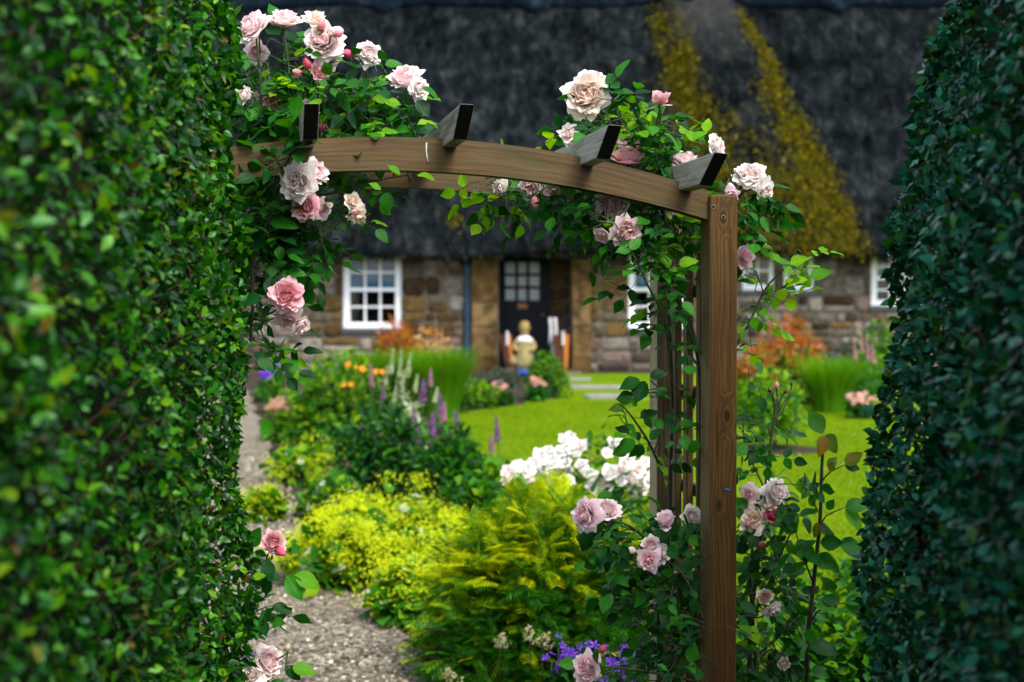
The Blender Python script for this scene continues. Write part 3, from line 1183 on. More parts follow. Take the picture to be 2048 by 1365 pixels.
# patterned block ridge
mb = MB()
V = []
lower = []
xr = np.linspace(-12.2, 13.2, 360)
for x in xr:
    ph = (x - 6.25 + 1.45) % 2.9
    dip = max(0, 1 - abs(ph - 1.45) / .30)
    lower.append(5.95 - .24 * dip + .02 * math.sin(x * 3))
nr = 7
for j in range(nr + 2):
    for x, lo in zip(xr, lower):
        if j == 0:
            p, _ = roof_pt(x, lo)
            off = -.02
        else:
            l = lo + (LR + .1 - lo) * (j - 1) / nr
            p, _ = roof_pt(x, l)
            off = .08 if j > 1 else .07
        off += .012 * mnoise.noise((x * 6, j * .6, 1))
        V.append((p[0], p[1] - off * math.sin(SL), p[2] + off * math.cos(SL)))
n2 = len(xr)
for x, lo in zip(xr, lower):
    p, _ = roof_pt(x, LR + .1)
    V.append((x, p[1] + 1.0, p[2] - 1.0))
mb.add(V, np.array([(j * n2 + i, j * n2 + i + 1, (j + 1) * n2 + i + 1, (j + 1) * n2 + i) for j in range(nr + 2) for i in range(n2 - 1)]))
t = NT('ridge_thatch')
tc = t.n('ShaderNodeTexCoord')
st = t.noise(t.mapping(tc.outputs['Object'], (22, 4, 4)), 1.0, 5, .7)
bl = t.noise(tc.outputs['Object'], 1.6, 4, .65)
v = t.math('ADD', t.math('MULTIPLY', st, .5), t.math('MULTIPLY', bl, .6))
M['ridge'] = t.done(t.principled(t.ramp(v, [(.4, (.0014, .0026, .0048)), (.58, (.0045, .0085, .0140)), (.78, (.026, .035, .044))]), 1.0, .0, t.bump(st, .8, .05)))  # blue sky sheen is put into the ridge colour
rg = mb.build('ridge', M['ridge'])
adopt(rg, roof)

# ------------------------------------------------------------------ things at the cottage door
# statue
sx, sy, sz = XD(1049, 23.4), 23.45, .60
st_ = empty('garden_statue', (sx, sy, sz), 'cream painted statue of a robed figure with golden cap standing before the dark door', 'statue')
mb = MB()
lathe(mb, [(.155, .10), (.165, .14), (.14, .30), (.125, .42), (.13, .50), (.12, .56), (.06, .60), (.05, .62)], (sx, sy, sz), 18, 0, (1, .8))
for s in (-1, 1):
    tube(mb, spline([(sx + s * .11, sy, sz + .53), (sx + s * .165, sy - .03, sz + .42), (sx + s * .10, sy - .12, sz + .36)], 9), .042, .03, 8, 0)
for k in range(9):
    a = -2.6 + k * .26
    tube(mb, [(sx + .15 * math.cos(a), sy + .12 * math.sin(a), sz + .12), (sx + .115 * math.cos(a), sy + .095 * math.sin(a), sz + .40)], .014, .006, 5, 0)
M['cream_paint'] = plain('cream_stone_paint', (.24, .19, .075), .7, .3, .3, 14)
part(mb, 'robe', M['cream_paint'], st_)
mb = MB()
lathe(mb, [(.13, .49), (.145, .52), (.12, .57), (.06, .605)], (sx, sy, sz), 18, 0, (1, .85))
part(mb, 'collar', plain('white_collar', (.5, .5, .46), .7), st_)
mb = MB()
lathe(mb, [(.03, .60), (.065, .64), (.075, .69), (.07, .74), (.04, .78), (.01, .79)], (sx, sy, sz), 16, 0)
lathe(mb, [(.0, -.012), (.012, 0), (0, .012)], (sx, sy - .075, sz + .69), 6, 0)
hd = part(mb, 'head', plain('painted_face', (.26, .18, .09), .7), st_)
mb = MB()
lathe(mb, [(.078, .70), (.10, .715), (.10, .74), (.075, .76), (.085, .81), (.05, .84), (.01, .85)], (sx, sy + .01, sz), 16, 0)
part(mb, 'cap', plain('golden_cap', (.20, .14, .03), .7), st_)
mb = MB()
lathe(mb, [(.03, .12), (.06, .15), (.065, .20), (.05, .25), (.02, .28)], (sx - .19, sy - .04, sz), 12, 0)
part(mb, 'bag', M['cream_paint'], st_)
mb = MB()
lathe(mb, [(.16, .0), (.17, .03), (.165, .10), (.12, .105)], (sx, sy, sz), 18, 0, (1, .8))
part(mb, 'plinth', plain('statue_base', (.03, .035, .05), .7), st_)
# blue dish
mb = MB()
bx, by = XD(1050, 23.05), 23.0
lathe(mb, [(.09, 0), (.12, .02), (.15, .09), (.155, .09), (.12, .03), (.02, .022)], (bx, by, gz(by)), 18)
tag(mb.build('blue_bowl', plain('blue_glaze', (.01, .05, .45), .3, .6), loc=None), 'bright blue bowl on the ground in front of the cream statue', 'bowl')


def wood_trough(px0, px1, lean, label):
    """tall narrow tapering timber tub: orange boards, dark rim strap, white tag"""
    d = 23.5
    x0, x1 = XD(px0, d), XD(px1, d)
    xm = (x0 + x1) / 2
    r = empty('tapered_tub', (xm, d, .60), label, 'tub', 'tapered wooden tubs at the door')
    w = (x1 - x0)
    m1, m2 = MB(), MB()
    for k, (a, b) in enumerate(((-.5, -.18), (-.16, .16), (.18, .5))):
        tb, tt = .5, 1.0
        C = []
        for z, sc in ((.0, tb), (.62, tt)):
            for (u, y) in ((a, -.12), (b, -.12), (b, .12), (a, .12)):
                C.append((xm + lean * (.62 - z) * .16 + u * w * sc, d + y * sc, .60 + z))
        hexa(m1 if k == (2 if lean > 0 else 1) else m2, C, (0, 0, 1))
    part(m1, 'front_board', M.setdefault('orange_board', wood_mat('orange_board', (.20, .055, .010), (.40, .13, .02), (.55, .2, .035), freq=120)), r)
    part(m2, 'side_boards', M.setdefault('maroon_board', wood_mat('maroon_board', (.025, .009, .006), (.07, .02, .012), (.12, .04, .02), freq=120)), r)
    mb = MB()
    b2(mb, xm + .02, xm + .06, d - .145, d - .125, 1.05, 1.28)
    part(mb, 'plant_tag', M.setdefault('oldwhite', plain('old_white_paint', (.42, .43, .43), .6)), r)
    return r


wood_trough(998, 1022, 1, 'narrow orange and brown wooden tub left of the cream statue')
wood_trough(1104, 1138, .4, 'wider brown wooden tub with orange board right of the cream statue')
mb = MB()
for xo in (1101, 1111):
    xx = XD(xo, 23.7)
    tube(mb, spline([(xx, 23.7, 1.05), (xx + .005, 23.69, 1.30), (xx - .01, 23.68, 1.50)], 8), .034, .028, 8)
box(mb, (XD(1106, 23.7), 23.7, .84), .06, .06, .46)
tag(mb.build('white_garden_stake', M.setdefault('oldwhite', plain('old_white_paint', (.42, .43, .43), .6))), 'white two-pronged stake standing beside the right wooden tub', 'stake')

# stepping stones
M['slab'] = plain('paving_slab', (.19, .185, .155), .85, .3, .25, 9, .3)
for (px, d, w, dp, lab) in ((1190, 20.4, .78, .5, 'pale stone slab set in the lawn nearest the cottage wall'), (1228, 18.9, .82, .55, 'pale stone slab set in the lawn nearer the camera than the other'), (1150, 21.9, .5, .4, 'small pale stone slab beside the clipped round bush')):
    mb = MB()
    x = XD(px, d)
    ring = []
    for k in range(14):
        a = 2 * math.pi * k / 14
        r = 1 + .08 * math.sin(3 * a + px) + .05 * math.sin(5 * a)
        ex = 2 / 3.2
        ring.append((x + w / 2 * r * np.sign(math.cos(a)) * abs(math.cos(a)) ** ex, d + dp / 2 * r * np.sign(math.sin(a)) * abs(math.sin(a)) ** ex))
    V = [(a, b, gz(b) + .0) for a, b in ring] + [(a, b, gz(d) + .055) for a, b in ring] + [(x + (a - x) * .96, d + (b - d) * .96, gz(d) + .065) for a, b in ring]
    Fs = [(r * 14 + k, r * 14 + (k + 1) % 14, (r + 1) * 14 + (k + 1) % 14, (r + 1) * 14 + k) for r in (0, 1) for k in range(14)] + [tuple(range(28, 42))]
    mb.add(V, Fs, 0, smooth=False)
    tag(mb.build('stepping_stone', M['slab']), lab, 'slab', 'stepping stones in the lawn')


# ------------------------------------------------------------------ wooden arch
AA = R_(11.6)
UU = np.array([-math.sin(AA), math.cos(AA), 0])     # depth of the arch
TT = np.array([math.cos(AA), math.sin(AA), 0])      # along its front
CN = np.array([.537, 3.694, 0])                     # near right post
HALF = .82
C0 = CN - HALF * TT
DEP = .45
ZP = 1.858
UZ = np.array([0, 0, 1.])


def ztop(s):
    return 1.55 + .437 - .192 * s * s


arch = empty('garden_arch', tuple(C0 + UU * DEP / 2), 'weathered wooden garden arch with curved top and notched rafters over the path', 'arch')


def A3(s, k, z):
    return C0 + TT * s + UU * k + UZ * z


posts = []
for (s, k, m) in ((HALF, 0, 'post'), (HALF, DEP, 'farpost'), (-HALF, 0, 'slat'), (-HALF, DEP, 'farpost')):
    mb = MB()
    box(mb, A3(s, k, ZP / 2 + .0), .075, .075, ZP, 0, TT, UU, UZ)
    side_m = 'farpost_lit' if (s > 0 and k > 0) else ('post_lit' if s > 0 else m)  # inner faces of the right posts take the lit wood copies
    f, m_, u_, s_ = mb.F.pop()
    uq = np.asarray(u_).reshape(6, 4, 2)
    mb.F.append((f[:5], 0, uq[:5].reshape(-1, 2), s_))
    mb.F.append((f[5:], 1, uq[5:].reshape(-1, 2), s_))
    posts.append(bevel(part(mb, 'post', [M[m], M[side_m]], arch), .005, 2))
# screws and flake on the near post
for (px, py) in ((1424.5, 414.5), (1446, 434.5)):
    mb = MB()
    c = W(px, py, 3.66)
    c = CN + TT * np.dot(c - CN, TT) - UU * .0375 + UZ * c[2]
    ring = []
    for (r, dd, mm) in ((.0062, .0012, 0), (.0036, .0016, 1)):
        V = [tuple(c + r * (math.cos(a) * TT + math.sin(a) * UZ)) for a in np.linspace(0, 2 * math.pi, 13)[:-1]]
        V += [tuple(np.array(p) - UU * dd) for p in V]
        mb.add(V, [tuple(range(12, 24))] + [(i, (i + 1) % 12, 12 + (i + 1) % 12, 12 + i) for i in range(12)], mm, smooth=False)
    o = mb.build('screw', [M['screw'], M['void_shade']])
    adopt(o, posts[0])
mb = MB()
c = W(1455, 979, 3.66)
c = CN + TT * np.dot(c - CN, TT) - UU * .0385 + UZ * c[2]
V = [c - TT * .009 + UZ * .001, c - TT * .004 + UZ * .003, c + TT * .002 + UZ * .002, c + TT * .009 - UZ * .002, c + TT * .001 - UZ * .0035, c - TT * .006 - UZ * .002]
V = [tuple(p) for p in V] + [tuple(p - UU * .0015) for p in V]
mb.add(V, [(5, 4, 3, 2, 1, 0), tuple(range(6, 12))] + [(i, (i + 1) % 6, 6 + (i + 1) % 6, 6 + i) for i in range(6)], 0, smooth=False)
adopt(mb.build('blue_flake', M['blue']), posts[0])
# curved beams
for k, m in ((0, 'beam'), (DEP, 'beam')):
    mb = MB()
    n = 40
    ss = np.linspace(-HALF + .0372, HALF - .0372, n + 1)
    hb = .082
    V, Fs, uvl = [], [], []
    for s in ss:
        zt = ztop(s)
        hh = hb - .008 * (s / HALF) ** 2
        for (kk, zz) in ((-.0225, zt - hh), (.0225, zt - hh), (.0225, zt), (-.0225, zt)):
            V.append(A3(s, k + kk, zz))
    arc = 0
    for i in range(n):
        for (a, b, v0, v1) in ((0, 1, .3, .345), (1, 2, .1, .18), (2, 3, .4, .445), (3, 0, .041, -.041)):
            Fs.append((i * 4 + a, (i + 1) * 4 + a, (i + 1) * 4 + b, i * 4 + b))
            u0, u1 = ss[i] + k * 7, ss[i + 1] + k * 7
            uvl += [(u0, v0), (u1, v0), (u1, v1), (u0, v1)]
    Fs = np.array(Fs)[:, ::-1]
    uvl = np.array(uvl).reshape(-1, 4, 2)[:, ::-1].reshape(-1, 2)
    mb.add(V, Fs, 0, uvl=uvl, smooth=False)
    o = part(mb, 'curved_beam', M[m], arch)
    if k == 0:
        bm_ = MB()
        pts = [A3(.052, -.0232, ztop(.06) - z_) + TT * dx_ for z_, dx_ in ((.012, 0), (.03, -.001), (.048, .001), (.06, .003))]
        tube(bm_, pts, .0016, .0024, 6)
        adopt(bm_.build('bird_dropping', M['lime_streak']), o)
# rafters
for s in (-.595, -.243, .110, .461, .722):
    zt = ztop(s)
    sl = -2 * .192 * s * .35
    tdir = nrm(TT + UZ * sl)
    up = nrm(np.cross(tdir, UU))
    up = up if up[2] > 0 else -up
    mb = MB()
    base = A3(s, 0, zt)

    def rp(w_, k_, h_):
        return base + tdir * w_ + UU * k_ + up * h_
    w = .0175
    f0, f1 = -.275, DEP + .275
    top, bot, cut = .05, -.020, .095
    C = [rp(-w, f0 + cut, bot), rp(w, f0 + cut, bot), rp(w, f1 - cut, bot), rp(-w, f1 - cut, bot), rp(-w, f0, top), rp(w, f0, top), rp(w, f1, top), rp(-w, f1, top)]
    hexa(mb, C, UU, 0, voff=s)
    # sawn ends are a separate dark end grain
    f, m_, u_, s_ = mb.F.pop()
    uq = np.asarray(u_).reshape(6, 4, 2)
    mb.F.append((f[[0, 1, 3, 5]], 0, uq[[0, 1, 3, 5]].reshape(-1, 2), s_))
    mb.F.append((f[[2, 4]], 1, uq[[2, 4]].reshape(-1, 2), s_))
    bevel(part(mb, 'rafter', [M['rafter'], M['rafter_end']], arch), .003, 2)
# side trellis: slats and rails
for sd in (HALF, -HALF):
    for k in (.135, .245, .345):
        mb = MB()
        box(mb, A3(sd, k, .86), .020, .034, 1.72, 0, TT, UU, UZ)
        bevel(part(mb, 'slat', M['slat'], arch), .003, 1)
    for z in (1.615, 1.335, 1.065, .80, .53, .26):
        mb = MB()
        box(mb, A3(sd + .0205, DEP / 2, z), .018, DEP - .078, .034, 0, TT, UU, UZ)
        bevel(part(mb, 'rail', M['slat'], arch), .003, 1)


# ------------------------------------------------------------------ hedges
def hedge(name, label, side, mat, seed, n_face, n_far, size):
    """tall clipped hedge; the camera stands in the gap between two of these"""
    rs = np.random.default_rng(seed)
    root = empty(name, (side * 1.6, 1.9, 0), label, 'hedge', 'tall hedges either side of the gap')
    fo = MB()
    D1 = 3.22 if side < 0 else 3.02

    def face(d, z):
        if side < 0:
            x = -.518 - .047 * (d - 1.4) - .035 * np.clip((z - 1.3) / .9, 0, 1.5) ** 1.5 - .03 * np.clip((.95 - z) / .4, 0, 1.5)
        else:
            x = .615 + .104 * (d - 1.7) + .16 * np.clip((z - 1.25) / .95, 0, 1.4) ** 1.15 + .03 * np.clip((.95 - z) / .4, 0, 1.5)
        b = .012 * np.sin(d * 9 + z * 5) + .014 * np.sin(z * 8.3 - d * 4 + 1) + .01 * np.sin(z * 17 + d * 13)
        return x + b

    def emit(P, N, n, sz, mt):
        dirs = rs.normal(size=(n, 3)) * .9 + N * .25 + np.array([0, 0, -.15])
        norms = N * .75 + np.array([0, 0, .55]) + rs.normal(size=(n, 3)) * .55
        fo.inst(LEAF_HEDGE, frames(dirs, norms, sz), P, mt)
    # corridor face
    n = n_face
    d = .45 + (D1 - .45) * rs.random(n) ** .9
    z = .02 + 2.55 * rs.random(n)
    x = face(d, z)
    round_ = np.clip((d - (D1 - .16)) / .16, 0, 1)
    depth = rs.random(n) ** 1.25 * .12 - .012
    x = x - (-side) * 0 + side * (depth + .05 * round_ ** 2)
    P = np.stack([x, d, z], 1)
    N = np.tile([-side, 0, .1], (n, 1)).astype(float)
    N[:, 1] += round_ * .9
    emit(P, N, n, rs.uniform(.013, .029, n) * size, 0)
    # garden face and top
    n = n_far
    xx = np.abs(rs.random(n)) ** 2.2 * 4.2
    z = .02 + 2.55 * rs.random(n)
    x0 = face(np.full(n, D1 - .05), z)
    P = np.stack([x0 + side * xx, D1 - .02 - rs.random(n) ** 1.6 * .10 + .02 * np.sin(z * 9 + xx * 6), z], 1)
    N = np.tile([0, 1, .1], (n, 1)).astype(float)
    emit(P, N, n, rs.uniform(.020, .036, n) * np.where(np.abs(xx) > .6, 1.6, 1), 0)
    n = n_far // 2
    d = .3 + (D1 - .3) * rs.random(n)
    xx = rs.random(n) ** 1.5 * 4.2
    P = np.stack([face(d, np.full(n, 2.5)) + side * xx, d, 2.57 - rs.random(n) * .1 + .02 * np.sin(xx * 7 + d * 5)], 1)
    emit(P, np.tile([0, 0, 1.], (n, 1)), n, rs.uniform(.03, .05, n), 0)
    n = 7000
    xx = rs.random(n) ** 1.4 * 4.2
    z = .02 + 2.55 * rs.random(n)
    P = np.stack([face(np.full(n, .4), z) + side * xx, .32 + rs.random(n) ** 1.5 * .09, z], 1)
    emit(P, np.tile([0, -1, .1], (n, 1)).astype(float), n, rs.uniform(.03, .05, n), 0)
    part(fo, 'foliage', [mat], root)
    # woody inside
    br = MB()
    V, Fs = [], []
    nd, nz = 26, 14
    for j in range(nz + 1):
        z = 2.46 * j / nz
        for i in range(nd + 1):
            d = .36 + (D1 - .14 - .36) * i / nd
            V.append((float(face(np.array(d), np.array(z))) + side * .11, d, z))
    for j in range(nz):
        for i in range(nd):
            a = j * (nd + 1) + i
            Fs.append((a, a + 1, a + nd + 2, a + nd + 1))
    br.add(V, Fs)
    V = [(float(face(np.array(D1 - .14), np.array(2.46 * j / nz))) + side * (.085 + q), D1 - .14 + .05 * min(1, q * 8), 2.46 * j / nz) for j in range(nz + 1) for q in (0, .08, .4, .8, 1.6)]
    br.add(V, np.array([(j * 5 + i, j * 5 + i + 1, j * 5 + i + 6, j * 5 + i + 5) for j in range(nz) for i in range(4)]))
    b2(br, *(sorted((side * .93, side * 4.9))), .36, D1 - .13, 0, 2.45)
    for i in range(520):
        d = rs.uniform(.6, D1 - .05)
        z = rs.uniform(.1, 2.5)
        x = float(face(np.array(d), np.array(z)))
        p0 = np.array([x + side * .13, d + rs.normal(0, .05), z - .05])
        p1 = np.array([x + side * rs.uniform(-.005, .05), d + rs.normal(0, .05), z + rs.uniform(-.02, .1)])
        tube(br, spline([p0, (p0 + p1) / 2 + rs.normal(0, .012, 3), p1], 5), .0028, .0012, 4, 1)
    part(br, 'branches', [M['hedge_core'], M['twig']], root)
    return root


hedge('privet_hedge', 'tall clipped green hedge with small leaves filling the left of the view', -1, M['hedge'], 3, 38000, 18000, 1.0)
hedge('privet_hedge', 'tall dark teal-green hedge with glossy leaves on the right of the view', 1, M['beech'], 5, 38000, 18000, 1.08)


# ------------------------------------------------------------------ roses
ROSE_T = {}
for i in range(4):
    ROSE_T['full%d' % i] = rose_template(20 + i, 74, 1.0)
for i in range(3):
    ROSE_T['cup%d' % i] = rose_template(40 + i, 52, .74)
for i in range(2):
    ROSE_T['loose%d' % i] = rose_template(60 + i, 17, 1.12, 7, 5)
for i in range(2):
    ROSE_T['globe%d' % i] = globe_template(80 + i)
ROSE_T['bud0'] = bud_template(5)
ROSE_MESH = {}
CALYX_MESH = None


def rose_mesh(shape, col):
    key = (shape, col)
    if key not in ROSE_MESH:
        mb = MB()
        mb.inst(ROSE_T[shape], np.eye(3)[None], np.zeros((1, 3)))
        o = mb.build('flower', M[col])
        ROSE_MESH[key] = o.data
        bpy.data.objects.remove(o)
    return ROSE_MESH[key]


def calyx_mesh():
    global CALYX_MESH
    if CALYX_MESH is None:
        mb = MB()
        mb.inst(CALYX, np.eye(3)[None], np.zeros((1, 3)))
        o = mb.build('calyx', M['calyx'])
        CALYX_MESH = o.data
        bpy.data.objects.remove(o)
    return CALYX_MESH


class Rose:
    """a rose plant: canes and foliage are one mesh each, every bloom is a part of its own"""

    def __init__(self, loc, label, cat='rose', name='climbing_rose', seed=1, leafmat='rose_leaf'):
        self.root = empty(name, tuple(loc), label, cat)
        self.cane = MB()
        self.leaf = []      # pos, dir, normal, size, mat
        self.rs = np.random.default_rng(seed)
        self.pts = []
        self.bloom = []

    def canepath(self, pts, r0=.006, r1=.003, mat=0, n=28, leaves=0, lm=0, lsize=.045):
        P = spline([W(*p) if abs(p[0]) > 20 else np.asarray(p) for p in pts], n)
        tube(self.cane, P, r0, r1, 6, mat)
        self.pts += [p for p in P]
        for i in range(leaves):
            k = int((i + .6) / leaves * (n - 1))
            self.compound(P[k], self.rs.normal(size=3) * (1, .8, .4) + (0, -.2, .1), lsize, lm)
        # thorns
        for i in range(2, n - 2, 4):
            d = nrm(self.rs.normal(size=3))
            tube(self.cane, [P[i], P[i] + d * (r0 + .006) + (0, 0, -.002)], .0018, .0002, 4, mat)
        return P

    def compound(self, p, d, size=.045, lm=0, n=5, up=None):
        rs = self.rs
        d = nrm(d)
        up = np.array([0, -.25, .8]) + rs.normal(size=3) * .45 if up is None else up
        side = nrm(np.cross(d, up))
        L = size * 2.1
        ax = [p + d * L * t + np.array([0, 0, -1]) * L * .18 * t * t for t in (0, .4, .7, 1.0)]
        tube(self.cane, ax, .0012, .0007, 4, 0)
        self.leaf.append((ax[3], d + rs.normal(size=3) * .15 + (0, 0, -.25), up, size * rs.uniform(1.0, 1.2), lm))
        for k, sc in ((2, .95), (1, .8))[: (n - 1) // 2]:
            for s in (-1, 1):
                self.leaf.append((ax[k], side * s + d * .45 + rs.normal(size=3) * .18 + (0, 0, -.15), up + side * s * rs.uniform(-.2, .4), size * sc * rs.uniform(.85, 1.1), lm))

    def single(self, px, py, d, ang, size, lm=0, tilt=(0, -.6, .7)):
        """one leaf whose tip points at the given screen angle (degrees, 0 = right, 90 = up)"""
        a = R_(ang)
        self.leaf.append((W(px, py, d), np.array([math.cos(a), self.rs.normal(0, .2), math.sin(a)]), np.array(tilt) + self.rs.normal(size=3) * .2, size, lm))

    def near(self, p):
        A = np.array(self.pts)
        return A[np.argmin(((A - p) ** 2).sum(1) + .15 * np.clip(A[:, 2] - p[2], 0, 1))]

    def cloud(self, px, py, rx, ry, d0, d1, n, lm=0, size=.045, young=.12, jit=.0):
        rs = self.rs
        for i in range(n):
            r, a = math.sqrt(rs.random()), rs.uniform(0, 6.283)
            tgt = W(px + rx * r * math.cos(a), py + ry * r * math.sin(a), rs.uniform(d0, d1))
            src = self.near(tgt)
            v = tgt - src
            if np.linalg.norm(v) > .28:
                src = tgt - v / np.linalg.norm(v) * .28 * rs.uniform(.6, 1)
                k = self.near(src)
            mid = (src + tgt) / 2 + rs.normal(0, .015, 3) + (0, 0, .015)
            P = spline([src, mid, tgt], 7)
            if i % 2 == 0:
                tube(self.cane, P, .0022, .0012, 4, 0)
            m = 1 if rs.random() < young else lm
            dirv = nrm(P[-1] - P[-2]) * .6 + rs.normal(size=3) * (.8, .6, .5)
            self.compound(tgt, dirv, size * rs.uniform(.75, 1.15), m, 5 if rs.random() < .75 else 3)

    def flower(self, px, py, d, diam, shape, col, face=(0, -1, .4), stem=True, roll=None, hub=None):
        rs = self.rs
        c = W(px, py, d)
        f = nrm(np.array(face, float))
        r = diam / F * d / 2
        bud = shape.startswith('bud')
        self.bloom.append((px, py, d, diam / 2))
        o = bpy.data.objects.new('bud' if bud else 'flower', rose_mesh(shape, col))
        COL.objects.link(o)
        o.parent = self.root
        q = Vector(f).to_track_quat('Z', 'Y')
        e = q.to_matrix().to_4x4() @ __import__('mathutils').Matrix.Rotation(rs.uniform(0, 6.28) if roll is None else roll, 4, 'Z')
        o.rotation_euler = e.to_euler()
        o.location = Vector(c) - Vector(self.root.location)
        sc = r * (1.32 if bud else 1.0)
        o.scale = (sc, sc, sc)
        if bud or shape.startswith(('globe', 'cup', 'loose')):
            k = bpy.data.objects.new('calyx', calyx_mesh())
            COL.objects.link(k)
            k.parent = o
            k.location = (0, 0, -.05 if not bud else .12)
            ks = 1.5 if bud else .9
            k.scale = (ks, ks, ks)
        if stem:
            b = c - f * r * .5
            h = W(*hub) if hub is not None else self.near(b - f * .05 + (0, 0, -.04))
            v = h - b
            L = np.linalg.norm(v)
            if L > .22:
                h = b + v / L * .22
            P = spline([h, (h + b) / 2 + (0, 0, -.01) - f * .015 + rs.normal(0, .006, 3), b - f * .01, b], 10)
            tube(self.cane, P, .0026, .0022, 5, 0)
            if not bud:
                self.compound(P[4], rs.normal(size=3) * (1, .6, .4) - f * .3, .038, 0 if rs.random() < .8 else 1, 3)
        return o

    def finish(self):
        # foliage is tied in behind the post and beam faces and does not sit on top of the blooms
        keep = []
        for l in self.leaf:
            c = np.asarray(l[0]) + nrm(l[1]) * l[3] * .5
            v = c - EYE
            dd = v @ FW
            qx, qy = 1024 + F * v[0] / dd, 682.5 - F * (v @ UPV) / dd
            if 1396 < qx < 1486 and qy > 385 and c[1] < 3.80:
                continue
            kk = (c - C0) @ UU
            ss_ = (c - C0) @ TT
            if kk < 0.03 and -.02 < ss_ < HALF and abs(c[2] - ztop(ss_) + .04) < .06:
                continue
            bad = False
            for (fx, fy, fd, fr_) in self.bloom:
                if (qx - fx) ** 2 + (qy - fy) ** 2 < (fr_ * .82) ** 2 and dd < fd + .01:
                    bad = True
                    break
            if not bad:
                keep.append(l)
        self.leaf = keep
        part(self.cane, 'canes', [M['cane'], M['old_cane']], self.root)
        mb = MB()
        for T, sel in ((LEAF_ROSE, 0), (LEAF_ROSE_B, 1)):
            for lm in (0, 1, 2):
                L = [l for i, l in enumerate(self.leaf) if l[4] == lm and (i % 3 == 0) == bool(sel)]
                if not L:
                    continue
                P = np.array([l[0] for l in L])
                D = np.array([l[1] for l in L])
                N = np.array([l[2] for l in L])
                S = np.array([l[3] for l in L])
                mb.inst(T, frames(D, N, S), P, lm)
        part(mb, 'foliage', [M['rose_leaf'], M['young_leaf'], M['red_leaf']], self.root)


# ---- left climbing rose
g0_ = A3(-HALF - .02, DEP / 2, 0)
RL = Rose(g0_, 'pale pink climbing rose tangled over the left end of the arch beside the left hedge', seed=21)
RL.canepath([tuple(g0_ + (0, 0, .02)), tuple(g0_ + (.03, .02, .8)), tuple(g0_ + (.06, 0, 1.5)), (480, 330, 3.65), (560, 285, 3.65), (640, 262, 3.65)], .010, .006, 1, 40)
RL.canepath([(430, 420, 3.6), (500, 300, 3.62), (522, 200, 3.62), (512, 70, 3.60)], .006, .003, 0, 24, 4)
RL.canepath([(500, 320, 3.68), (570, 230, 3.66), (578, 150, 3.64), (566, 60, 3.62)], .0055, .003, 0, 24, 4)
RL.canepath([(560, 290, 3.7), (640, 230, 3.7), (662, 170, 3.68), (655, 90, 3.66)], .005, .003, 0, 22, 4)
RL.canepath([(600, 285, 3.72), (680, 230, 3.72), (725, 160, 3.7), (740, 118, 3.7)], .005, .003, 0, 22, 4)
RL.canepath([(610, 285, 3.72), (700, 245, 3.7), (780, 215, 3.68), (825, 185, 3.66)], .005, .003, 0, 22, 5)
RL.canepath([(440, 330, 3.5), (500, 400, 3.48), (590, 450, 3.5), (640, 480, 3.55)], .006, .003, 0, 24, 6)
RL.canepath([(470, 380, 3.6), (640, 390, 3.6), (760, 360, 3.62), (850, 345, 3.66)], .004, .002, 0, 26)
RL.canepath([(450, 420, 3.55), (500, 520, 3.5), (505, 600, 3.5), (500, 680, 3.52)], .006, .003, 1, 24, 5)
RL.canepath([(640, 440, 3.58), (660, 435, 3.57), (690, 425, 3.55), (705, 415, 3.55)], .003, .002, 0, 12)
RL.cloud(610, 222, 135, 62, 3.55, 3.85, 105)
RL.cloud(525, 240, 52, 55, 3.5, 3.75, 40)
RL.cloud(765, 238, 85, 38, 3.6, 3.8, 34)
RL.cloud(560, 150, 90, 50, 3.58, 3.75, 40, young=.3)
RL.cloud(700, 185, 50, 45, 3.6, 3.75, 18, young=.3)
RL.cloud(560, 320, 28, 40, 3.38, 3.46, 9, size=.052)
RL.cloud(545, 420, 75, 60, 3.45, 3.7, 46)
RL.cloud(580, 462, 90, 38, 3.5, 3.75, 30, young=.02)
RL.cloud(512, 540, 34, 100, 3.45, 3.65, 34)
RL.cloud(515, 690, 28, 55, 3.45, 3.6, 9)
RL.cloud(690, 375, 60, 22, 3.55, 3.65, 8)
RL.cloud(640, 505, 40, 25, 3.55, 3.7, 8, young=0)
for (x, y, a, s, lm) in ((795, 352, 20, .05, 1), (800, 350, 150, .04, 1), (835, 350, -10, .05, 1), (845, 352, 40, .045, 1), (870, 352, 5, .045, 1), (775, 385, -95, .055, 0), (762, 380, 160, .035, 1),
                         (545, 330, 160, .06, 0), (515, 322, 175, .055, 0), (585, 290, 95, .065, 0), (540, 445, -5, .07, 0), (520, 455, 200, .055, 0), (530, 470, -120, .05, 0), (525, 600, 180, .065, 0), (540, 590, 90, .05, 0),
                         (835, 200, -60, .055, 0), (845, 175, -30, .05, 0), (770, 130, 10, .045, 0), (505, 100, -70, .06, 0), (560, 70, 160, .05, 0)):
    RL.single(x, y, 3.45 if y > 280 else 3.58, a, s, lm)
fl = RL.flower
fl(503, 57, 3.60, 70, 'full0', 'blush', (-.45, -.7, .5))
fl(567, 46, 3.62, 60, 'cup0', 'blush', (.1, -.5, .9))
fl(632, 38, 3.66, 52, 'loose0', 'cream', (.3, -.6, .7))
fl(640, 56, 3.62, 24, 'bud0', 'pink', (.4, -.5, .5))
fl(647, 82, 3.64, 76, 'full1', 'blush', (-.15, -.9, .45))
fl(660, 112, 3.68, 56, 'loose1', 'cream', (.5, -.7, -.1))
fl(672, 70, 3.60, 22, 'bud0', 'pink', (.8, -.4, .3))
fl(738, 108, 3.68, 50, 'full2', 'white', (.35, -.85, .35))
fl(703, 110, 3.66, 25, 'bud0', 'deep', (-.9, -.3, .2))
fl(617, 136, 3.62, 24, 'bud0', 'deep', (-.3, -.4, .8))
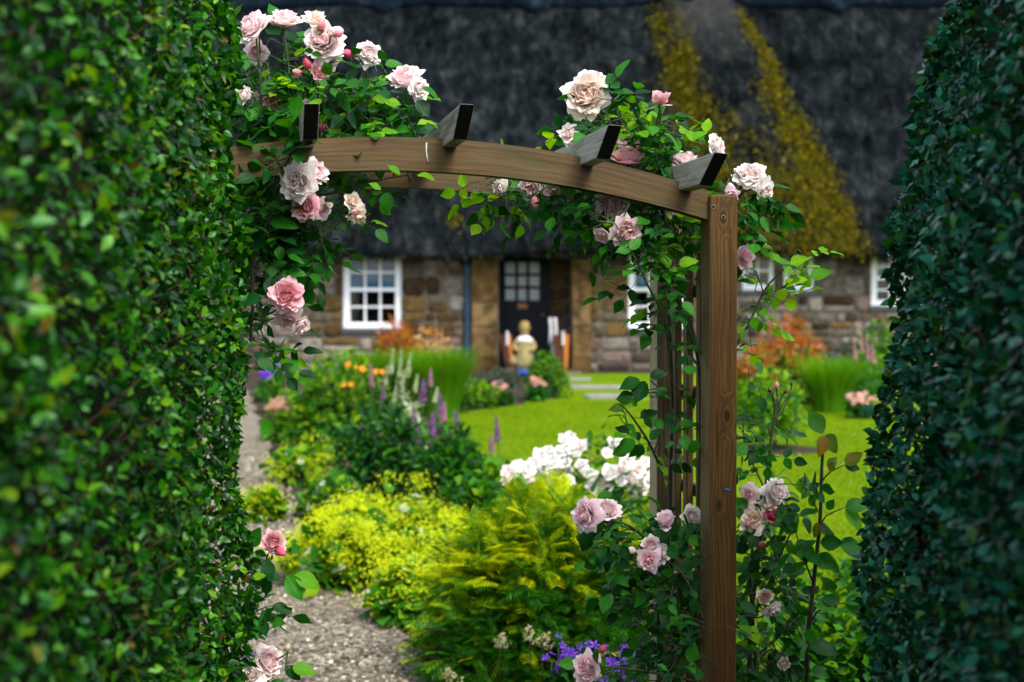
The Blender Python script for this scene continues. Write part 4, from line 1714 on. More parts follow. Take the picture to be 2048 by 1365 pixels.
fl(637, 146, 3.64, 40, 'cup1', 'pink', (.6, -.6, .2))
fl(603, 148, 3.63, 22, 'bud0', 'pink', (-.8, -.3, .2))
fl(812, 160, 3.66, 62, 'cup2', 'blush', (-.2, -.6, .75))
fl(838, 178, 3.62, 44, 'full3', 'white', (.7, -.7, .1))
fl(512, 102, 3.66, 56, 'loose0', 'blush', (-.3, -.8, -.1))
fl(547, 207, 3.64, 44, 'loose1', 'pink', (.5, -.8, .1))
fl(520, 198, 3.68, 34, 'cup1', 'white', (-.1, -.7, .5))
fl(487, 193, 3.58, 36, 'cup2', 'white', (-.3, -.8, .3))
fl(610, 218, 3.64, 34, 'cup0', 'white', (.1, -.7, .6))
fl(643, 257, 3.60, 21, 'bud0', 'deep', (.2, -.8, .3))
fl(597, 363, 3.40, 74, 'full0', 'white', (-.15, -.95, -.1), roll=1.0)
fl(628, 347, 3.44, 48, 'cup0', 'blush', (.6, -.6, .4))
fl(611, 413, 3.44, 54, 'full2', 'pink', (-.2, -.9, -.15))
fl(639, 418, 3.48, 46, 'full3', 'dusk', (.5, -.75, -.3))
fl(705, 405, 3.52, 36, 'cup1', 'cream', (.5, -.6, .1))
fl(716, 432, 3.52, 44, 'loose0', 'cream', (.5, -.6, -.6))
fl(707, 425, 3.49, 17, 'bud0', 'pink', (.3, -.9, 0))
fl(574, 590, 3.46, 64, 'full1', 'pink', (.25, -.95, .15))
fl(574, 638, 3.50, 58, 'loose1', 'blush', (.2, -.7, -.6))
fl(600, 650, 3.50, 36, 'cup2', 'blush', (.6, -.6, -.3), False)
fl(528, 602, 3.5, 20, 'bud0', 'dusk', (.3, -.7, -.3))
RL.finish()

# ---- right climbing rose, on the right posts and over the beam
g1_ = A3(HALF - .07, DEP / 2 + .02, 0)
RR = Rose(g1_, 'blush climbing rose with tall canes woven through the right side of the arch', seed=31)
RR.canepath([tuple(g1_ + (0, 0, .02)), tuple(g1_ + (0, 0, .4)), (1385, 1250, 3.82), (1398, 1000, 3.82), (1402, 850, 3.80), (1398, 730, 3.78), (1376, 620, 3.80), (1362, 500, 3.84), (1330, 430, 3.86)], .0085, .005, 1, 60)
RR.canepath([tuple(g1_ + (-.04, .03, .02)), (1345, 1300, 3.9), (1340, 1000, 3.92), (1345, 800, 3.9), (1338, 640, 3.88), (1335, 540, 3.86), (1300, 430, 3.86)], .007, .004, 1, 50)
RR.canepath([(1390, 700, 3.78), (1345, 560, 3.70), (1290, 500, 3.66), (1250, 455, 3.64), (1180, 440, 3.64)], .0045, .0025, 0, 30, 5)
RR.canepath([(1345, 800, 3.85), (1330, 650, 3.66), (1290, 560, 3.6), (1262, 500, 3.58)], .004, .002, 0, 24, 5)
RR.canepath([(1340, 470, 3.86), (1290, 380, 3.86), (1245, 300, 3.84), (1190, 220, 3.8)], .006, .003, 0, 26, 5)
RR.canepath([(1335, 460, 3.86), (1318, 360, 3.84), (1318, 290, 3.82), (1321, 215, 3.8)], .005, .003, 0, 24, 5)
RR.canepath([(1330, 440, 3.86), (1280, 320, 3.84), (1230, 215, 3.8), (1238, 190, 3.8)], .004, .002, 0, 20, 4)
RR.canepath([(1345, 450, 3.86), (1400, 350, 3.84), (1418, 310, 3.82), (1430, 295, 3.8)], .004, .0025, 0, 20, 3)
RR.canepath([(1400, 440, 3.86), (1450, 400, 3.84), (1490, 370, 3.8), (1510, 360, 3.78)], .005, .003, 0, 20, 5)
RR.canepath([(1330, 450, 3.86), (1200, 410, 3.8), (1100, 395, 3.76), (980, 365, 3.72)], .0055, .0025, 0, 30, 6)
RR.canepath([(1400, 760, 3.82), (1480, 680, 3.84), (1530, 580, 3.84), (1578, 530, 3.84)], .005, .002, 0, 26)
RR.canepath([(1400, 1300, 3.84), (1360, 1160, 3.70), (1270, 1060, 3.56), (1190, 1040, 3.5)], .005, .0025, 0, 26, 6)
RR.canepath([(1390, 1250, 3.82), (1340, 1140, 3.6), (1310, 1115, 3.55)], .004, .0025, 0, 16, 3)
RR.canepath([(1385, 1330, 3.8), (1350, 1150, 3.66), (1332, 1060, 3.6)], .004, .0025, 0, 16, 4)
RR.canepath([(1330, 960, 3.88), (1300, 890, 3.72), (1268, 840, 3.66), (1248, 815, 3.64)], .004, .002, 0, 18, 5)
RR.canepath([(1345, 830, 3.86), (1330, 790, 3.74), (1300, 760, 3.66)], .003, .002, 0, 12, 2)
RR.canepath([(1400, 1365, 3.82), (1300, 1345, 3.6), (1220, 1335, 3.5), (1180, 1335, 3.48)], .004, .0025, 0, 18, 4)
RR.canepath([(1390, 560, 3.84), (1440, 520, 3.86), (1480, 515, 3.84)], .004, .0025, 0, 14, 3)
RR.cloud(1255, 265, 100, 66, 3.7, 3.95, 78, young=.25)
RR.cloud(1320, 285, 60, 50, 3.75, 3.95, 22, young=.2)
RR.cloud(1480, 385, 52, 46, 3.75, 3.9, 24)
RR.cloud(1492, 455, 40, 42, 3.78, 3.9, 12)
RR.cloud(1085, 395, 105, 30, 3.66, 3.85, 34, young=.15)
RR.cloud(985, 370, 28, 20, 3.66, 3.78, 8, young=.7)
RR.cloud(1245, 440, 85, 42, 3.62, 3.85, 46, young=.06)
RR.cloud(1335, 455, 60, 45, 3.74, 3.95, 36, young=.12)
RR.cloud(1330, 560, 40, 60, 3.74, 3.95, 9)
RR.cloud(1280, 550, 30, 55, 3.58, 3.68, 8, young=.15)
RR.cloud(1378, 690, 20, 40, 3.74, 3.86, 4)
RR.cloud(1335, 880, 30, 60, 3.74, 3.88, 3)
RR.cloud(1500, 620, 22, 50, 3.84, 4.0, 8, young=.4)
RR.cloud(1495, 740, 10, 60, 3.8, 3.95, 4, young=.2)
RR.cloud(1550, 575, 45, 25, 3.8, 3.9, 5, young=.9)
RR.cloud(1600, 530, 30, 25, 3.8, 3.9, 4, young=1)
RR.cloud(1310, 1140, 65, 50, 3.5, 3.72, 28, young=.04)
RR.cloud(1375, 1120, 42, 90, 3.66, 3.82, 40, young=.02)
RR.cloud(1350, 1260, 60, 80, 3.6, 3.85, 50, young=.0)
RR.cloud(1230, 1060, 40, 36, 3.5, 3.6, 12, young=.1)
RR.cloud(1290, 1345, 80, 25, 3.45, 3.7, 14)
for (x, y, a, s, lm) in ((1280, 760, 200, .06, 0), (1290, 762, -110, .065, 0), (1300, 755, 20, .05, 0), (1268, 790, 190, .05, 0), (1310, 792, 10, .035, 0), (1275, 812, 160, .055, 1), (1250, 815, 185, .045, 2), (1280, 835, 10, .05, 0), (1270, 880, 215, .06, 0), (1285, 890, 250, .04, 0), (1300, 880, 40, .04, 0),
                         (1185, 985, 70, .05, 0), (1195, 1000, 30, .045, 0), (1225, 1005, 60, .045, 1), (1180, 1060, -110, .065, 0), (1215, 1055, -60, .06, 0), (1580, 528, 15, .05, 1), (1580, 528, 165, .05, 1), (1580, 535, -40, .045, 1), (1620, 555, 10, .06, 1), (1615, 560, 185, .05, 1), (1380, 280, 30, .05, 1), (1395, 285, 150, .05, 1), (1412, 265, 80, .045, 1), (1350, 235, 10, .05, 0), (1355, 240, -40, .04, 0)):
    RR.single(x, y, 3.6 if x < 1320 and y > 500 else 3.8, a, s, lm)
fl = RR.flower
fl(1172, 192, 3.74, 84, 'full2', 'cream', (-.05, -1, .12), roll=.6)
fl(1190, 160, 3.80, 40, 'cup0', 'blush', (.3, -.4, .85))
fl(1320, 203, 3.78, 44, 'globe0', 'pink', (.05, -.3, 1))
fl(1137, 268, 3.74, 48, 'loose0', 'white', (-.3, -.8, .3))
fl(1432, 292, 3.80, 46, 'full3', 'white', (.75, -.6, .25))
fl(1256, 322, 3.74, 66, 'cup1', 'pink', (.1, -.35, .95))
fl(1240, 292, 3.80, 34, 'cup2', 'blush', (.4, -.5, .6))
fl(1368, 325, 3.78, 46, 'cup0', 'blush', (-.1, -.5, .9))
fl(1273, 298, 3.76, 19, 'bud0', 'pink', (.2, -.3, .9))
fl(1500, 352, 3.78, 62, 'full1', 'white', (-.1, -.7, .7))
fl(1525, 378, 3.76, 44, 'cup1', 'white', (.6, -.7, -.1))
fl(1462, 389, 3.74, 36, 'globe1', 'lilac', (-.1, -.7, -.5))
fl(1000, 376, 3.72, 36, 'loose1', 'white', (-.5, -.7, -.2))
fl(1060, 374, 3.74, 42, 'cup2', 'blush', (0, -.8, -.2))
fl(1107, 380, 3.74, 42, 'loose0', 'blush', (.1, -.8, -.4))
fl(1069, 398, 3.72, 26, 'bud0', 'pink', (.1, -.6, -.7))
fl(1222, 410, 3.70, 62, 'full1', 'dusk', (0, -.8, -.5))
fl(1252, 462, 3.64, 58, 'full3', 'dusk', (.3, -.85, -.2))
fl(1205, 470, 3.66, 30, 'cup0', 'dusk', (-.3, -.7, -.4))
fl(1487, 515, 3.80, 56, 'loose0', 'lilac', (.4, -.85, .15))
fl(1173, 1030, 3.46, 64, 'full1', 'lilac', (-.75, -.65, .15))
fl(1214, 1022, 3.50, 50, 'cup1', 'blush', (.2, -.6, .7))
fl(1330, 1046, 3.56, 46, 'globe0', 'lilac', (0, -.35, 1))
fl(1303, 1092, 3.54, 36, 'cup2', 'blush', (.0, -.8, .5))
fl(1298, 1120, 3.52, 50, 'loose1', 'lilac', (-.25, -.7, .0))
fl(1326, 1108, 3.56, 44, 'loose0', 'white', (.7, -.7, .1))
fl(1346, 1150, 3.56, 13, 'bud0', 'pink', (.4, -.5, .5))
fl(1383, 1035, 3.80, 38, 'cup0', 'white', (.1, -.8, .5))
fl(1175, 1337, 3.46, 62, 'full0', 'lilac', (-.6, -.75, .2))
fl(1203, 1303, 3.48, 19, 'bud0', 'deep', (.4, -.3, .8))
fl(1268, 1102, 3.54, 22, 'bud0', 'white', (-.7, -.5, .2))
RR.finish()

# ---- rose bush outside the right post
gb = W(1500, 1365, 4.05)
gb[2] = .0
RB = Rose(gb, 'bushy pink rose growing outside the right post with pink buds on its tallest cane', seed=41, name='rose_bush')
RB.canepath([tuple(gb), (1500, 1280, 4.05), (1515, 1130, 4.02), (1535, 950, 4.0), (1545, 860, 4.0), (1556, 795, 4.0)], .009, .004, 0, 50)
RB.canepath([tuple(gb + (.05, 0, 0)), (1510, 1300, 4.0), (1500, 1150, 4.0), (1510, 1060, 3.98), (1515, 1000, 3.98)], .006, .003, 1, 40, 4)
RB.canepath([(1500, 1250, 4.0), (1540, 1160, 3.96), (1570, 1090, 3.94), (1590, 1050, 3.94)], .004, .002, 0, 22, 5)
RB.canepath([(1505, 1320, 4.0), (1560, 1270, 3.95), (1600, 1230, 3.95)], .004, .002, 0, 22, 5)
RB.canepath([(1505, 1340, 4.0), (1540, 1300, 3.95), (1570, 1318, 3.92)], .003, .002, 0, 16, 3)
RB.canepath([(1530, 980, 4.0), (1490, 890, 4.0), (1488, 840, 4.0)], .003, .002, 0, 14, 3)
for (x, y) in ((1545, 785), (1566, 790), (1583, 780)):
    RB.canepath([(1553, 830, 4.0), ((1553 + x) / 2, 805, 4.0), (x, y, 4.0)], .002, .0015, 0, 8)
RB.cloud(1545, 880, 42, 50, 3.9, 4.08, 10, size=.05)
RB.cloud(1555, 960, 40, 40, 3.9, 4.08, 11, size=.05)
RB.cloud(1535, 1060, 40, 60, 3.9, 4.1, 13, size=.05, young=.04)
RB.cloud(1530, 1170, 42, 70, 3.9, 4.1, 20, size=.05, young=.03)
RB.cloud(1535, 1310, 55, 60, 3.85, 4.1, 28, size=.052, young=.03)
RB.cloud(1500, 1250, 22, 110, 3.9, 4.1, 24, size=.048, young=.02)
fl = RB.flower
fl(1553, 775, 4.0, 14, 'bud0', 'pink', (-.1, -.3, .9))
fl(1541, 784, 4.0, 12, 'bud0', 'budred', (-.5, -.3, .8))
fl(1569, 786, 4.0, 11, 'bud0', 'budred', (.5, -.3, .8))
fl(1583, 770, 4.0, 9, 'bud0', 'budred', (.1, -.2, 1))
fl(1498, 990, 3.98, 46, 'loose0', 'blush', (-.3, -.8, .1))
fl(1552, 985, 3.98, 56, 'full1', 'white', (.5, -.6, .1))
fl(1506, 1038, 3.96, 58, 'loose1', 'cream', (-.2, -.8, .3))
fl(1543, 1030, 3.96, 32, 'cup1', 'deep', (.3, -.8, .4))
fl(1535, 1012, 3.97, 32, 'cup0', 'cream', (.1, -.5, .8))
fl(1522, 1092, 3.94, 20, 'bud0', 'deep', (.1, -.7, .4))
fl(1495, 1052, 3.94, 14, 'bud0', 'pink', (0, -.5, .7))
fl(1530, 1195, 3.92, 30, 'cup2', 'peach', (-.2, -.7, .5))
fl(1545, 1222, 3.92, 44, 'loose0', 'white', (.3, -.6, -.5))
fl(1567, 1328, 3.90, 24, 'cup1', 'cream', (.2, -.9, .1))
RB.finish()

# ---- tall single rose shoot
gs = W(1612, 1365, 3.95)
gs[2] = 0
RS = Rose(gs, 'single tall thorny rose shoot with bronze young leaves in front of the lawn', seed=51, name='rose_shoot')
RS.canepath([tuple(gs), (1614, 1330, 3.95), (1626, 1180, 3.95), (1640, 1040, 3.95), (1643, 950, 3.95), (1647, 878, 3.95)], .0075, .004, 1, 60)
RS.canepath([(1636, 1075, 3.95), (1650, 1035, 3.94), (1690, 1015, 3.93)], .0025, .0015, 1, 10)
RS.canepath([(1642, 965, 3.95), (1660, 945, 3.94), (1690, 930, 3.93)], .0025, .0015, 1, 10)
RS.canepath([(1624, 1160, 3.95), (1605, 1110, 3.94), (1590, 1060, 3.92)], .003, .0015, 1, 10)
RS.canepath([(1625, 1240, 3.95), (1640, 1220, 3.94), (1690, 1205, 3.92)], .003, .0015, 1, 10)
RS.canepath([(1610, 1290, 3.95), (1590, 1250, 3.94), (1570, 1230, 3.93)], .0025, .0015, 1, 10)
RS.canepath([(1634, 1020, 3.95), (1618, 985, 3.94), (1598, 958, 3.93)], .0025, .0015, 1, 10)
for (x, y, a, s, lm) in ((1646, 868, 125, .085, 2), (1648, 872, 255, .07, 2), (1650, 870, -50, .08, 2), (1690, 930, 30, .065, 2), (1690, 932, -10, .05, 0), (1655, 935, 45, .045, 2), (1660, 945, 80, .035, 2), (1600, 958, -40, .09, 0), (1620, 990, -65, .05, 0), (1600, 958, -80, .05, 1),
                         (1690, 1015, 10, .08, 0), (1690, 1018, -50, .085, 1), (1655, 1020, 60, .04, 0), (1636, 1045, 260, .05, 2), (1650, 1060, -60, .04, 2), (1640, 1085, 0, .07, 0), (1680, 1090, -35, .10, 1), (1680, 1085, -20, .095, 0), (1590, 1062, 170, .07, 0), (1592, 1062, 120, .075, 0), (1600, 1090, -40, .07, 0), (1605, 1110, 100, .05, 0), (1630, 1115, -20, .085, 0), (1632, 1110, 200, .05, 0),
                         (1690, 1205, 10, .085, 0), (1690, 1207, -25, .08, 0), (1680, 1205, 165, .06, 0), (1660, 1212, 185, .05, 0), (1615, 1290, 180, .08, 0), (1620, 1290, -10, .09, 0), (1618, 1320, 20, .08, 0), (1612, 1340, 200, .08, 0), (1622, 1340, -20, .07, 0), (1570, 1230, 140, .07, 0), (1580, 1240, 220, .07, 0)):
    RS.single(x, y, 3.93, a, s * .92, lm, (.1, -.7, .6))
RS.finish()

# ---- low rose sprays by the left hedge
gl_ = W(440, 1365, 3.4)
gl_[2] = 0
RW = Rose(gl_, 'low rose with one pink bloom leaning out of the left hedge over the path', seed=61, name='rose_bush')
RW.canepath([tuple(gl_), (440, 1310, 3.4), (480, 1230, 3.4), (515, 1160, 3.4), (540, 1115, 3.4)], .006, .003, 0, 40)
RW.canepath([(520, 1170, 3.4), (545, 1160, 3.4), (580, 1150, 3.39)], .0025, .0015, 0, 10)
RW.canepath([(470, 1270, 3.4), (510, 1225, 3.38), (550, 1210, 3.38)], .003, .0015, 0, 10, 3)
RW.canepath([(440, 1330, 3.4), (490, 1340, 3.36), (550, 1320, 3.36), (580, 1335, 3.36)], .003, .0015, 0, 14, 3)
RW.canepath([(550, 1320, 3.36), (570, 1310, 3.36), (575, 1302, 3.36)], .002, .0015, 0, 8)
for (x, y, a, s, lm) in ((575, 1152, -55, .07, 0), (590, 1150, -25, .07, 1), (560, 1158, 170, .045, 0), (520, 1225, -10, .055, 0), (545, 1212, -15, .05, 0), (505, 1235, -60, .06, 0), (490, 1240, 250, .055, 0), (480, 1215, 170, .05, 0), (500, 1105, 170, .06, 0), (530, 1120, -70, .055, 0), (540, 1150, -110, .06, 0), (500, 1095, 60, .055, 0), (555, 1325, 110, .045, 1), (585, 1335, -10, .06, 1), (570, 1335, -50, .05, 0), (530, 1352, -100, .06, 0), (500, 1335, -70, .05, 0), (540, 870, 120, .05, 0), (515, 720, -30, .05, 0)):
    RW.single(x, y, 3.38, a, s, lm)
RW.cloud(495, 1225, 30, 30, 3.34, 3.42, 7)
RW.cloud(470, 1340, 40, 25, 3.32, 3.42, 10)
fl = RW.flower
fl(546, 1085, 3.40, 44, 'cup2', 'pink', (.3, -.8, .3))
fl(556, 1100, 3.39, 26, 'bud0', 'deep', (.6, -.5, -.3))
fl(520, 1122, 3.44, 34, 'loose0', 'white', (-.2, -.7, -.4))
fl(535, 1325, 3.36, 56, 'cup0', 'blush', (.4, -.6, .5))
fl(505, 1350, 3.34, 52, 'full1', 'white', (-.2, -.8, .4))
fl(575, 1300, 3.36, 15, 'bud0', 'peach', (.1, -.2, 1))
RW.finish()

# ------------------------------------------------------------------ border planting
def lobes(rs, c, r, n, k=8, squash=.55):
    """points on the surface of a lumpy mound: returns positions and outward directions"""
    L = []
    for i in range(k):
        a = rs.uniform(0, 6.283)
        e = rs.uniform(.05, 1.1)
        q = squash * rs.uniform(.7, 1.05)
        L.append(((math.cos(a) * math.cos(e) * q, math.sin(a) * math.cos(e) * q, math.sin(e) * q * .9), rs.uniform(.36, .52)))
    L.append(((0, 0, .3), .62))
    P, N = [], []
    w = np.array([l[1] ** 2 for l in L])
    pick = rs.choice(len(L), n, p=w / w.sum())
    d = nrm(rs.normal(size=(n, 3)))
    d[:, 2] = np.abs(d[:, 2]) * np.where(rs.random(n) < .8, 1, -.6)
    rad = 1 - .28 * rs.random(n) ** 2
    for i in range(n):
        cc, rr = L[pick[i]]
        p = np.array(cc) + d[i] * rr * rad[i]
        P.append(p)
        N.append(d[i] + p * .5)
    P = np.array(P)
    N = nrm(np.array(N))
    zmax = P[:, 2].max()
    P[:, 2] = np.clip(P[:, 2] / zmax, .02, 1)
    P = P * np.array([r[0], r[1], r[2]]) + np.array(c)
    return P, N


def mound(name, label, cat, px, d, rx, ry, h, n, tmpl, size, mats, pick=None, seed=1, group=None, up=.5, droop=.0, stems=14, spread=1.0, stemmat='twig', k=8, extra=None):
    rs = np.random.default_rng(seed)
    x = XD(px, d)
    g = gz(d)
    root = empty(name, (x, d, g), label, cat, group)
    P, N = lobes(rs, (x, d, g), (rx, ry, h), n, k)
    dirs = N * spread + rs.normal(size=(n, 3)) * .6 + (0, 0, -droop)
    norms = N * .5 + (0, 0, up) + rs.normal(size=(n, 3)) * .4
    S = rs.uniform(size[0], size[1], n)
    hrel = (P[:, 2] - g) / h
    idx = np.zeros(n, int) if pick is None else pick(hrel, rs, N)
    mb = MB()
    for m in range(len(mats)):
        s = idx == m
        mb.inst(tmpl, frames(dirs[s], norms[s], S[s]), P[s], m)
    part(mb, 'foliage', [M[q] for q in mats], root)
    sm = MB()
    for i in range(stems):
        p = P[rs.integers(n)]
        q = np.array([x, d, g]) + rs.normal(0, .12, 3) * (rx, ry, 0)
        tube(sm, spline([q, (p + q) / 2 + (0, 0, .1 * h), p], 7), .006, .002, 5)
    # dark twiggy heart keeps the mound from being see-through
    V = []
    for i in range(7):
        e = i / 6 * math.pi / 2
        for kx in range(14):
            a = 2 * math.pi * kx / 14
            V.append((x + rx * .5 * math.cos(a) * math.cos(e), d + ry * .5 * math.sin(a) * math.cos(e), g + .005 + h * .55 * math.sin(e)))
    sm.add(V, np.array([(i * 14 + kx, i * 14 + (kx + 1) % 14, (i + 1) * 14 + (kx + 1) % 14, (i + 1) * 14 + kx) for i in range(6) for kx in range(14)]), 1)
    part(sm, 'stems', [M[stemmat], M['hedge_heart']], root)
    root['_P'] = 0
    del root['_P']
    return root, P, N


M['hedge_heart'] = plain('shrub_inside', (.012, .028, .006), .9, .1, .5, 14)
M['gold'] = leaf_mat('golden_leaf', [(0, (.28, .46, .005)), (.5, (.46, .60, .008)), (1, (.60, .68, .015))], .7, .06, .38)
M['limegreen'] = leaf_mat('lime_leaf', [(0, (.07, .20, .003)), (.5, (.13, .30, .003)), (1, (.22, .37, .004))], .6, .15, .35)
M['fern_green'] = leaf_mat('fern_green_leaf', [(0, (.006, .065, .004)), (.5, (.016, .13, .005)), (1, (.06, .24, .007))], .55, .18, .3)
M['midgreen'] = leaf_mat('mid_green_leaf', [(0, (.010, .085, .004)), (.5, (.024, .155, .005)), (1, (.06, .24, .006))], .55, .18, .32)
M['darkgreen'] = leaf_mat('dark_green_leaf', [(0, (.003, .032, .005)), (.5, (.006, .06, .007)), (1, (.016, .11, .008))], .55, .18, .25)
M['grassgreen'] = leaf_mat('ornamental_grass', [(0, (.03, .16, .002)), (.5, (.07, .24, .002)), (1, (.14, .31, .005))], .6, .15, .35)
M['yellowfroth'] = leaf_mat('yellow_froth', [(0, (.34, .50, .006)), (.5, (.50, .62, .010)), (1, (.64, .70, .03))], .9, .04, .35)
M['orangeleaf'] = leaf_mat('orange_leaf', [(0, (.13, .085, .003)), (.4, (.34, .09, .004)), (.8, (.44, .115, .006)), (1, (.30, .20, .006))], .5, .3, .35)
M['peachleaf'] = leaf_mat('peach_leaf', [(0, (.5, .2, .08)), (.5, (.6, .3, .15)), (1, (.4, .35, .06))], .6, .3, .3)
M['silver'] = leaf_mat('silver_leaf', [(0, (.22, .32, .20)), (1, (.5, .58, .42))], .7, .2, .2)
M['purple'] = leaf_mat('purple_floret', [(0, (.09, .025, .14)), (.5, (.17, .055, .24)), (1, (.30, .13, .34))], .6, .3, .25)
M['mauve'] = leaf_mat('mauve_floret', [(0, (.20, .07, .14)), (.5, (.30, .13, .22)), (1, (.45, .26, .34))], .6, .3, .25)
M['violet'] = leaf_mat('violet_petal', [(0, (.10, .02, .50)), (.5, (.17, .04, .70)), (1, (.26, .09, .80))], .5, .3, .3)
M['pinkfl'] = leaf_mat('pink_floret', [(0, (.55, .22, .22)), (.5, (.70, .38, .36)), (1, (.80, .58, .52))], .6, .3, .3)
M['orangefl'] = leaf_mat('orange_petal', [(0, (.65, .22, .01)), (1, (.85, .38, .02))], .5, .3, .35)
M['whitefl'] = leaf_mat('white_floret', [(0, (.26, .36, .18)), (1, (.50, .58, .40))], .6, .3, .3)
M['creamfl'] = leaf_mat('cream_floret', [(0, (.42, .42, .26)), (1, (.66, .64, .46))], .6, .3, .3)
M['foxglove'] = leaf_mat('foxglove_bell', [(0, (.55, .20, .45)), (1, (.72, .40, .62))], .6, .3, .3)

# small flower head templates
FL5 = []


def floret(npet=5, w=.55, cup=.25):
    V, F4, U = [], [], []
    for k in range(npet):
        a = 2 * math.pi * k / npet
        c, s = math.cos(a), math.sin(a)
        b = len(V)
        for (r, x, z) in ((.05, 0, 0), (.6, w * .5, cup * .6), (1, 0, cup), (.6, -w * .5, cup * .6)):
            V.append((r * c - x * s, r * s + x * c, z))
            U.append((0, r))
        F4.append((b, b + 1, b + 2, b + 3))
    return (np.array(V), [np.array(F4)], np.array(U))


FLORET = floret()
FLORET4 = floret(4, .8, .2)
BELL = (np.array([(.12 * math.cos(a), .12 * math.sin(a), 0) for a in np.linspace(0, 2 * math.pi, 7)[:-1]] + [(.28 * math.cos(a), .28 * math.sin(a), 1) for a in np.linspace(0, 2 * math.pi, 7)[:-1]]),
        [np.array([(i, (i + 1) % 6, 6 + (i + 1) % 6, 6 + i) for i in range(6)])], np.zeros((12, 2)))


def zframes(dirs, size, rs):
    z = nrm(dirs)
    ref = rs.normal(size=z.shape)
    x = nrm(np.cross(ref, z))
    y = np.cross(z, x)
    return np.stack([x, y, z], -1) * np.asarray(size)[:, None, None]


def spike(root, name, base, tip, r, n, mat, rs, tmpl=None, size=(.012, .02), stem='cane'):
    """upright flower spike: florets in whorls round a stem, tapering to the tip"""
    base, tip = np.asarray(base), np.asarray(tip)
    mb = MB()
    ax = tip - base
    stp = spline([base - ax * .9, base, (base + tip) / 2 + rs.normal(0, .004, 3), tip], 10)
    tube(mb, stp, .004, .002, 5, 1)
    tt = rs.random(n) ** .9
    a = np.arange(n) * 2.4
    rad = r * (1 - tt) ** .55 * (.75 + .25 * rs.random(n)) + .003
    out = np.stack([np.cos(a), np.sin(a), np.full(n, .35)], 1)
    P = base + tt[:, None] * ax + out * rad[:, None] * .55
    mb.inst(tmpl or FLORET, zframes(out, rs.uniform(size[0], size[1], n) * (1.1 - .5 * tt), rs), P, 0)
    return part(mb, name, [M[mat], M[stem]], root)


# golden fern-leaved shrub
def pk_gold(h, rs, N):
    p = np.clip((h - .40) * 2.9 - N[:, 0] * 1.0 + rs.normal(0, .25, len(h)), 0, 1)
    idx = np.full(len(h), 2)
    r = rs.random(len(h))
    idx[r < p * .85] = 1
    idx[r < p * .58 - .10] = 0
    idx[rs.random(len(h)) < .09] = 1
    idx[rs.random(len(h)) < .035] = 0
    return idx


fs, Pf, Nf = mound('golden_fern_shrub', 'golden green shrub with fern-like leaves in front of the arch post', 'shrub', 1100, 6.1, .62, .60, .74, 5600, FROND, (.075, .13), ['gold', 'limegreen', 'fern_green'], pk_gold, 71, up=1.1, droop=-.12, stems=30, k=11)
rs = np.random.default_rng(5)
for (px, py, d) in ((1060, 1262, 5.45), (1000, 1275, 5.5), (1085, 1275, 5.46), (905, 1345, 5.4)):
    b = W(px, py + 28, d)
    pm_ = MB()
    tip = b + np.array([rs.normal(0, .015), -.02, .075])
    tube(pm_, spline([b - (0, -.05, .12), b, tip], 8), .003, .0015, 5, 1)
    for q in range(9):
        f0 = b + (tip - b) * (q / 9)
        o_ = np.array([math.cos(q * 2.4), math.sin(q * 2.4), .7]) * (.038 * (1 - q / 10))
        tube(pm_, [f0, f0 + o_], .0012, .0008, 4, 1)
        kk = 16
        pp = f0 + o_ * rs.uniform(.35, 1.1, kk)[:, None] + rs.normal(0, .004, (kk, 3))
        pm_.inst(FLORET, zframes(rs.normal(size=(kk, 3)) + (0, -.3, .4), rs.uniform(.003, .0055, kk), rs), pp, 0)
    part(pm_, 'flower_panicle', [M['creamfl'], M['cane']], fs)

# lady's mantle
def lady(px, d, rx, h, seed, label, nf=1500):
    root, P, N = mound('ladys_mantle', label, 'plant', px, d, rx, rx * .85, h * .8, 420, LEAF_ROUND, (.05, .10), ['midgreen', 'limegreen', 'silver'], lambda hh, r, N_: r.choice(3, len(hh), p=(.62, .30, .08)), seed, 'lady\'s mantle along the path', up=1.0, droop=.1, stems=16, stemmat='cane')
    rs = np.random.default_rng(seed + 1)
    # froth of tiny flowers on fine stems, in loose sprays
    x, g = XD(px, d), gz(d)
    mb = MB()
    ns = 90
    Q, _ = lobes(rs, (x, d, g), (rx * 1.15, rx, h), ns, 8)
    for q in Q:
        if q[2] < g + h * .22:
            q[2] = g + h * rs.uniform(.25, .5)
        k = int(nf * 2.6) // ns
        sp = rs.normal(size=(k, 3)) * (.048, .048, .026)
        PP = q + sp
        mb.inst(FLORET4, zframes(sp * 6 + (0, -.2, .8) + rs.normal(size=(k, 3)) * .5, rs.uniform(.0055, .010, k), rs), PP, 0)
    for q in Q[:40]:
        b = np.array([x, d, g + .02]) + rs.normal(0, .06, 3) * (1, 1, 0)
        tube(mb, spline([b, (b + q) / 2 + (0, 0, .06), q], 6), .002, .001, 4, 1)
    part(mb, 'flower_froth', [M['yellowfroth'], M['limegreen']], root)


lady(690, 7.65, .40, .47, 100, "yellow lady's mantle mound spilling over the gravel nearest the path", 5600)
lady(615, 11.4, .46, .36, 110, "small yellow lady's mantle mound farthest along the gravel path", 2000)
lady(790, 8.7, .45, .44, 120, "yellow lady's mantle beside the dark lupin clump, behind the path mound", 2400)
lady(905, 7.6, .42, .40, 130, "lady's mantle flowers leaning against the golden fern-leaved shrub", 2600)
lady(815, 6.9, .26, .34, 140, "small green and yellow lady's mantle tuft at the path edge by the fern shrub", 900)
lady(528, 9.6, .15, .26, 150, "yellow lady's mantle tuft at the foot of the left hedge, across the path", 900)

